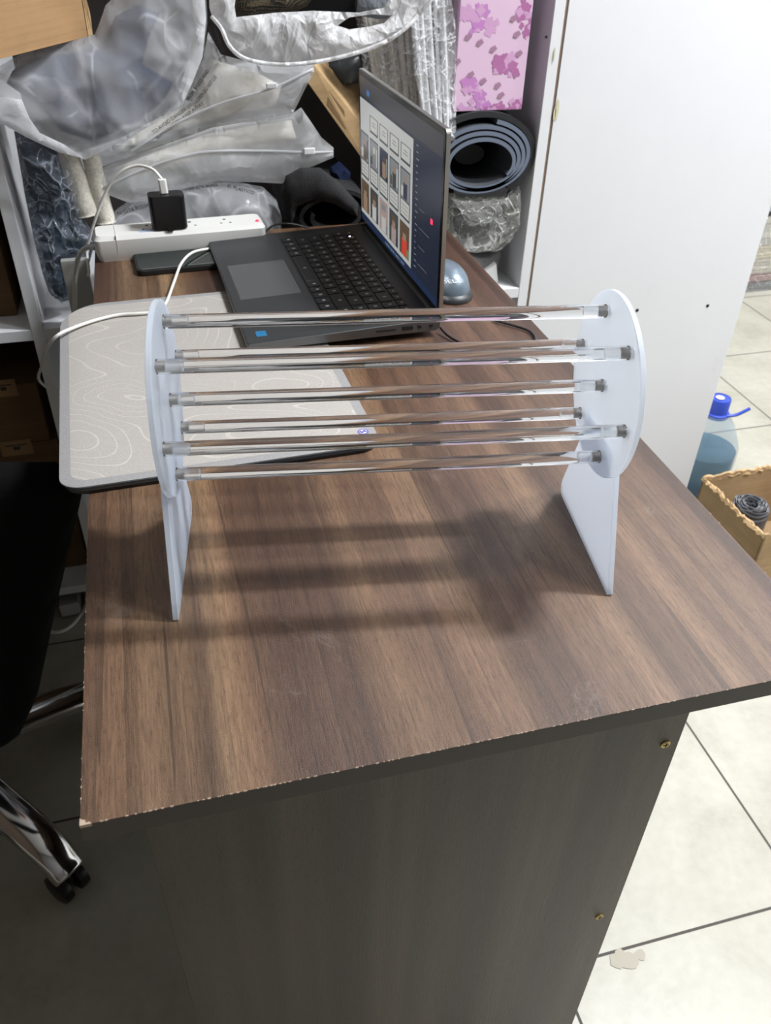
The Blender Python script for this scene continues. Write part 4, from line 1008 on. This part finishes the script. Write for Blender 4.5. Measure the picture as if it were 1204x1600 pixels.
for k in range(5):
    a = math.radians(-48 + 72 * k); d = Vector((math.cos(a), math.sin(a), 0)); s_ = Vector((-d.y, d.x, 0))
    bm = new(); pts = [BC + d * .02 + Vector((0, 0, .125)), BC + d * .12 + Vector((0, 0, .118)), BC + d * .22 + Vector((0, 0, .100)), BC + d * R + Vector((0, 0, .068)), BC + d * (R + .012) + Vector((0, 0, .060))]
    tube(bm, pts, .02, 16, 8, rad=lambda t: .030 - .006 * t if t < .93 else .0240 * math.sqrt(max(.02, 1 - ((t - .93) / .072) ** 2)), flat=.75)
    leg = link('base_leg', bm, m_chrome, chair, smooth=60)
    for w in (-1, 1):
        c = BC + d * (R - .008) + s_ * w * .014 + Vector((0, 0, .025)); bm = new(); lathe(bm, [(.018, -.009), (.024, -.007), (.025, 0), (.024, .007), (.018, .009)], (0, 0, 0), 24, 'X')
        m_ = Matrix.Translation(c) @ Matrix.Rotation(a + math.pi / 2, 4, 'Z'); bmesh.ops.transform(bm, matrix=m_, verts=bm.verts); link('caster_wheel', bm, m_black, leg, smooth=True)
    bm = new(); c = BC + d * (R - .004); lathe(bm, [(.009, .03), (.009, .062)], c, 14); link('caster_stem', bm, m_black, leg, smooth=True)

# things on the floor behind the chair, under the desk's far left
bm = new(); tube(bm, [tuple(atz(*q)) for q in ((140, 905, .03), (132, 893, .03), (118, 890, .02), (100, 905, .02), (128, 920, .01), (134, 945, .006), (115, 975, .004), (92, 988, .004), (70, 985, .004))], .0035, 8, 8)
tag(link('floor_cable', bm, m_cable, None, smooth=60), 'white cable looping on the dark floor left of the desk panel', 'cable')
bm = new(); a = atz(95, 966, 0); prism(bm, [atz(96, 966, .001), atz(128, 960, .001), atz(128, 885, .001), atz(106, 868, .001)], (0, 0, .03)); tag(link('adapter_box', bm, mat('off_white_plastic', (.55, .54, .52), .5), None, bevel=.003), 'off-white adapter block on the floor left of the desk', 'adapter')

# ------------------------------------------------------------------ bottle, box of tape, far packages
BX = 1.262
bt = thing('water_bottle', (BX, 1.085, 0), 'large blue-tinted water bottle with a blue cap and handle beside the white cabinet', 'bottle')
BX = 1.262
m_pet = film('blue_plastic', (.26, .38, .48), .66, .05, .25, .15, 12, 1.0)
hb = .268
bm = new(); lathe(bm, [(.055, .002), (.068, .006), (.071, .02), (.068, .045), (.071, .06), (.068, .085), (.071, .10), (.071, .15), (.066, .165), (.048, .205), (.030, .232), (.021, .238), (.021, .25)], (BX, 1.085, 0), 40, cap=True)
link('bottle_body', bm, m_pet, bt, smooth=50)
bm = new(); lathe(bm, [(.052, .004), (.0665, .02), (.0655, .045), (.0675, .06), (.0655, .085), (.067, .10), (.067, .140)], (BX, 1.085, 0), 40); link('water', bm, mat('blue_water', (.16, .27, .36), .05, trans=.7, ior=1.05), bt, smooth=50)
m_blue = mat('blue_cap', (.03, .07, .45), .4)
bm = new(); lathe(bm, [(.0235, .238), (.0235, .268), (.022, .272), (.0225, .2705)], (BX, 1.085, 0), 36); lathe(bm, [(.027, .226), (.028, .230), (.028, .236), (.0245, .238)], (BX, 1.085, 0), 36); link('cap', bm, m_blue, bt, smooth=30)
bm = new(); lathe(bm, [(.010, .2722), (.010, .2728)], (BX - .002, 1.085, 0), 20); link('cap_sticker', bm, mat('pale_sticker', (.55, .42, .45), .6), bt)
bm = new(); tube(bm, [(BX + .010, 1.062, .236), (BX + .030, 1.056, .240), (BX + .046, 1.052, .250), (BX + .056, 1.050, .257)], .0042, 8, 6, flat=.8); link('handle', bm, m_blue, bt, smooth=60)

TB_ = [atz(1099, 745, .17), atz(1190, 838, .17)]
obx = thing('open_box', (1.2, .82, 0), 'torn open cardboard box on the floor right of the desk holding a dark coil', 'box')
p0, p1 = atz(1099, 744, .17), atz(1184, 826, .17)       # near-left top edge of the box
ex_ = (p1 - p0); ex_.z = 0; Lb = .21; ed = ex_.normalized(); nd = Vector((-ed.y, ed.x, 0))
if nd.x < 0: nd = -nd
a0 = Vector((p0.x, p0.y, 0)); c0 = [a0, a0 + ed * Lb, a0 + ed * Lb + nd * .26, a0 + nd * .26]
rnd = random.Random(21)
for i in range(4):
    a, b = c0[i], c0[(i + 1) % 4]; dr = (b - a).normalized(); nn = Vector((-dr.y, dr.x, 0)); cen = sum(c0, Vector()) / 4
    if nn.dot(cen - a) < 0: nn = -nn
    L = (b - a).length; k = 26; poly = [a.copy(), b.copy()]
    for j in range(k, -1, -1): poly.append(a + dr * (L * j / k) + Vector((0, 0, .168 + rnd.uniform(-.007, .004))))
    bm = new(); prism(bm, poly, nn * .0045); link('box_wall', bm, m_card3, obx)
bm = new(); prism(bm, c0, (0, 0, .004)); link('box_bottom', bm, m_card3, obx)
# ragged, folded rim: one crumpled ribbon running round the top edge
bm = new(); A_ = []; pathr = [c0[2], c0[3], c0[0], c0[1]]
for i in range(3):
    a, b = pathr[i], pathr[i + 1]; dr = (b - a).normalized(); nn = Vector((-dr.y, dr.x, 0)); k = 30
    for j in range(k + (i == 2)):
        p = a.lerp(b, j / k) + Vector((0, 0, .166 + rnd.uniform(-.004, .003))); w = rnd.uniform(.002, .008)
        A_.append([bm.verts.new(p + nn * w * s1 + Vector((0, 0, z1_))) for s1, z1_ in ((-1, rnd.uniform(-.006, 0)), (-.3, .003), (.5, .002), (.9, rnd.uniform(-.008, -.002)))])
for r0, r1 in zip(A_, A_[1:]):
    for q in range(4): bm.faces.new((r0[q], r1[q], r1[(q + 1) % 4], r0[(q + 1) % 4]))
for r0 in (A_[0], A_[-1]): bm.faces.new(r0)
link('torn_rim', bm, m_card2, obx)['label'] = 'torn pale cardboard edge'
cc = atz(1172, 792, .13); cl = thing('tape_coil', (cc.x, cc.y, .0), 'coil of dark grey plastic strapping standing inside the torn cardboard box', 'coil')
m_coil = mat('grey_strapping', (.09, .095, .105), .3); bm = new()
pts = []
for i in range(140):
    t = i / 139; a = t * 2 * math.pi * 7; r = .012 + .026 * t + random.Random(i).uniform(-.0012, .0012); pts.append((cc.x + r * math.cos(a), cc.y + r * math.sin(a), .128 + .012 * math.sin(t * 3.1) + random.Random(i + 500).uniform(-.003, .003)))
tube(bm, pts, .0022, 6, 2, flat=2.0); lathe(bm, [(.040, .005), (.041, .02), (.040, .120), (.034, .126), (.012, .122)], (cc.x, cc.y, 0), 32); link('strapping', bm, m_coil, cl, smooth=40)
# far packages
YP = 2.16
levels = [(468, 454, 'clear wrapped package at the bottom of the far right stack', (.55, .55, .54)), (454, 440, 'dark package second from the bottom of the far right stack', (.07, .07, .08)),
          (440, 428, 'red-brown package in the middle of the far right stack', (.36, .16, .13)), (428, 405, 'cream package above the red-brown one in the far right stack', (.50, .46, .36)),
          (405, 385, 'cream package of long sticks in the far right stack, second from its top', (.62, .55, .38)), (385, 340, 'pale package of sticks with a dark band at the top of the far right stack', (.50, .48, .42))]
zprev = .0005
for i, (pa, pb, lab, colr) in enumerate(levels):
    z1_ = at(1190, pb, YP).z; t = thing('wrapped_package', (2.35, YP + .15, zprev), lab, 'package', group='far wrapped packages')
    x0_ = 2.02 + .015 * (i % 2)
    for k in range(4):
        h = (z1_ - zprev) / 4; bm = new(); box(bm, (x0_ + .01, YP + .004 + .003 * (k % 2), zprev + k * h + .0006), (2.75, YP + .24, zprev + (k + 1) * h - .001)); link('layer', bm, mat('package_layer', tuple(c_ * (.75 + .35 * (k % 2)) for c_ in colr), .4), t, bevel=.002)
    bm = new(); box(bm, (x0_, YP, zprev), (2.76, YP + .25, z1_ - .0005)); link('clear_wrap', bm, m_wrap, t, bevel=.004)
    zprev = z1_
t = thing('dark_sack', (2.4, YP + .12, zprev), 'black package lying on top of the far right stack', 'package'); z1_ = at(1190, 300, YP).z
bm = new(); box(bm, (2.03, YP, zprev), (2.75, YP + .24, z1_)); link('sack_body', bm, mat('black_pack', (.03, .032, .036), .35), t, bevel=.02, seg=4)
bm = new(); box(bm, (2.028, YP - .0012, zprev + .02), (2.752, YP, zprev + .035)); link('grey_band', bm, mat('grey_band', (.3, .32, .36), .4), t)

# tape residue on the floor
bm = new(); rnd = random.Random(4)
for px, py, r in ((972, 1498, .014), (985, 1500, .012), (962, 1502, .010), (1000, 1492, .009)):
    c = atz(px, py, .0006); P = [c + Vector((r * rnd.uniform(.7, 1.2) * math.cos(a / 9 * 6.283), r * rnd.uniform(.7, 1.2) * math.sin(a / 9 * 6.283), rnd.uniform(0, .0002))) for a in range(9)]
    prism(bm, P, (0, 0, .0002))
tag(link('tape_residue', bm, mat('glue_residue', (.34, .31, .24), .5)), 'brownish patch of tape residue on the floor tile right of the desk', 'stain')

# ------------------------------------------------------------------ ceiling lamps (bodies of the lights set at the top)
for i, (l, sx_, sy_, p_, rz_) in enumerate(LAMPS):
    t = thing('ceiling_lamp', (l[0], l[1], 2.7), ('white tube lamp on the ceiling over the desk', 'white tube lamp on the ceiling before the desk', 'white tube lamp on the ceiling over the right aisle', 'white tube lamp on the ceiling at the back')[i], 'lamp', rz_)
    bm = new(); box(bm, (-sx_ / 2 - .02, -sy_ / 2 - .02, -.06), (sx_ / 2 + .02, sy_ / 2 + .02, -.001)); link('housing', bm, m_white, t, world=False)
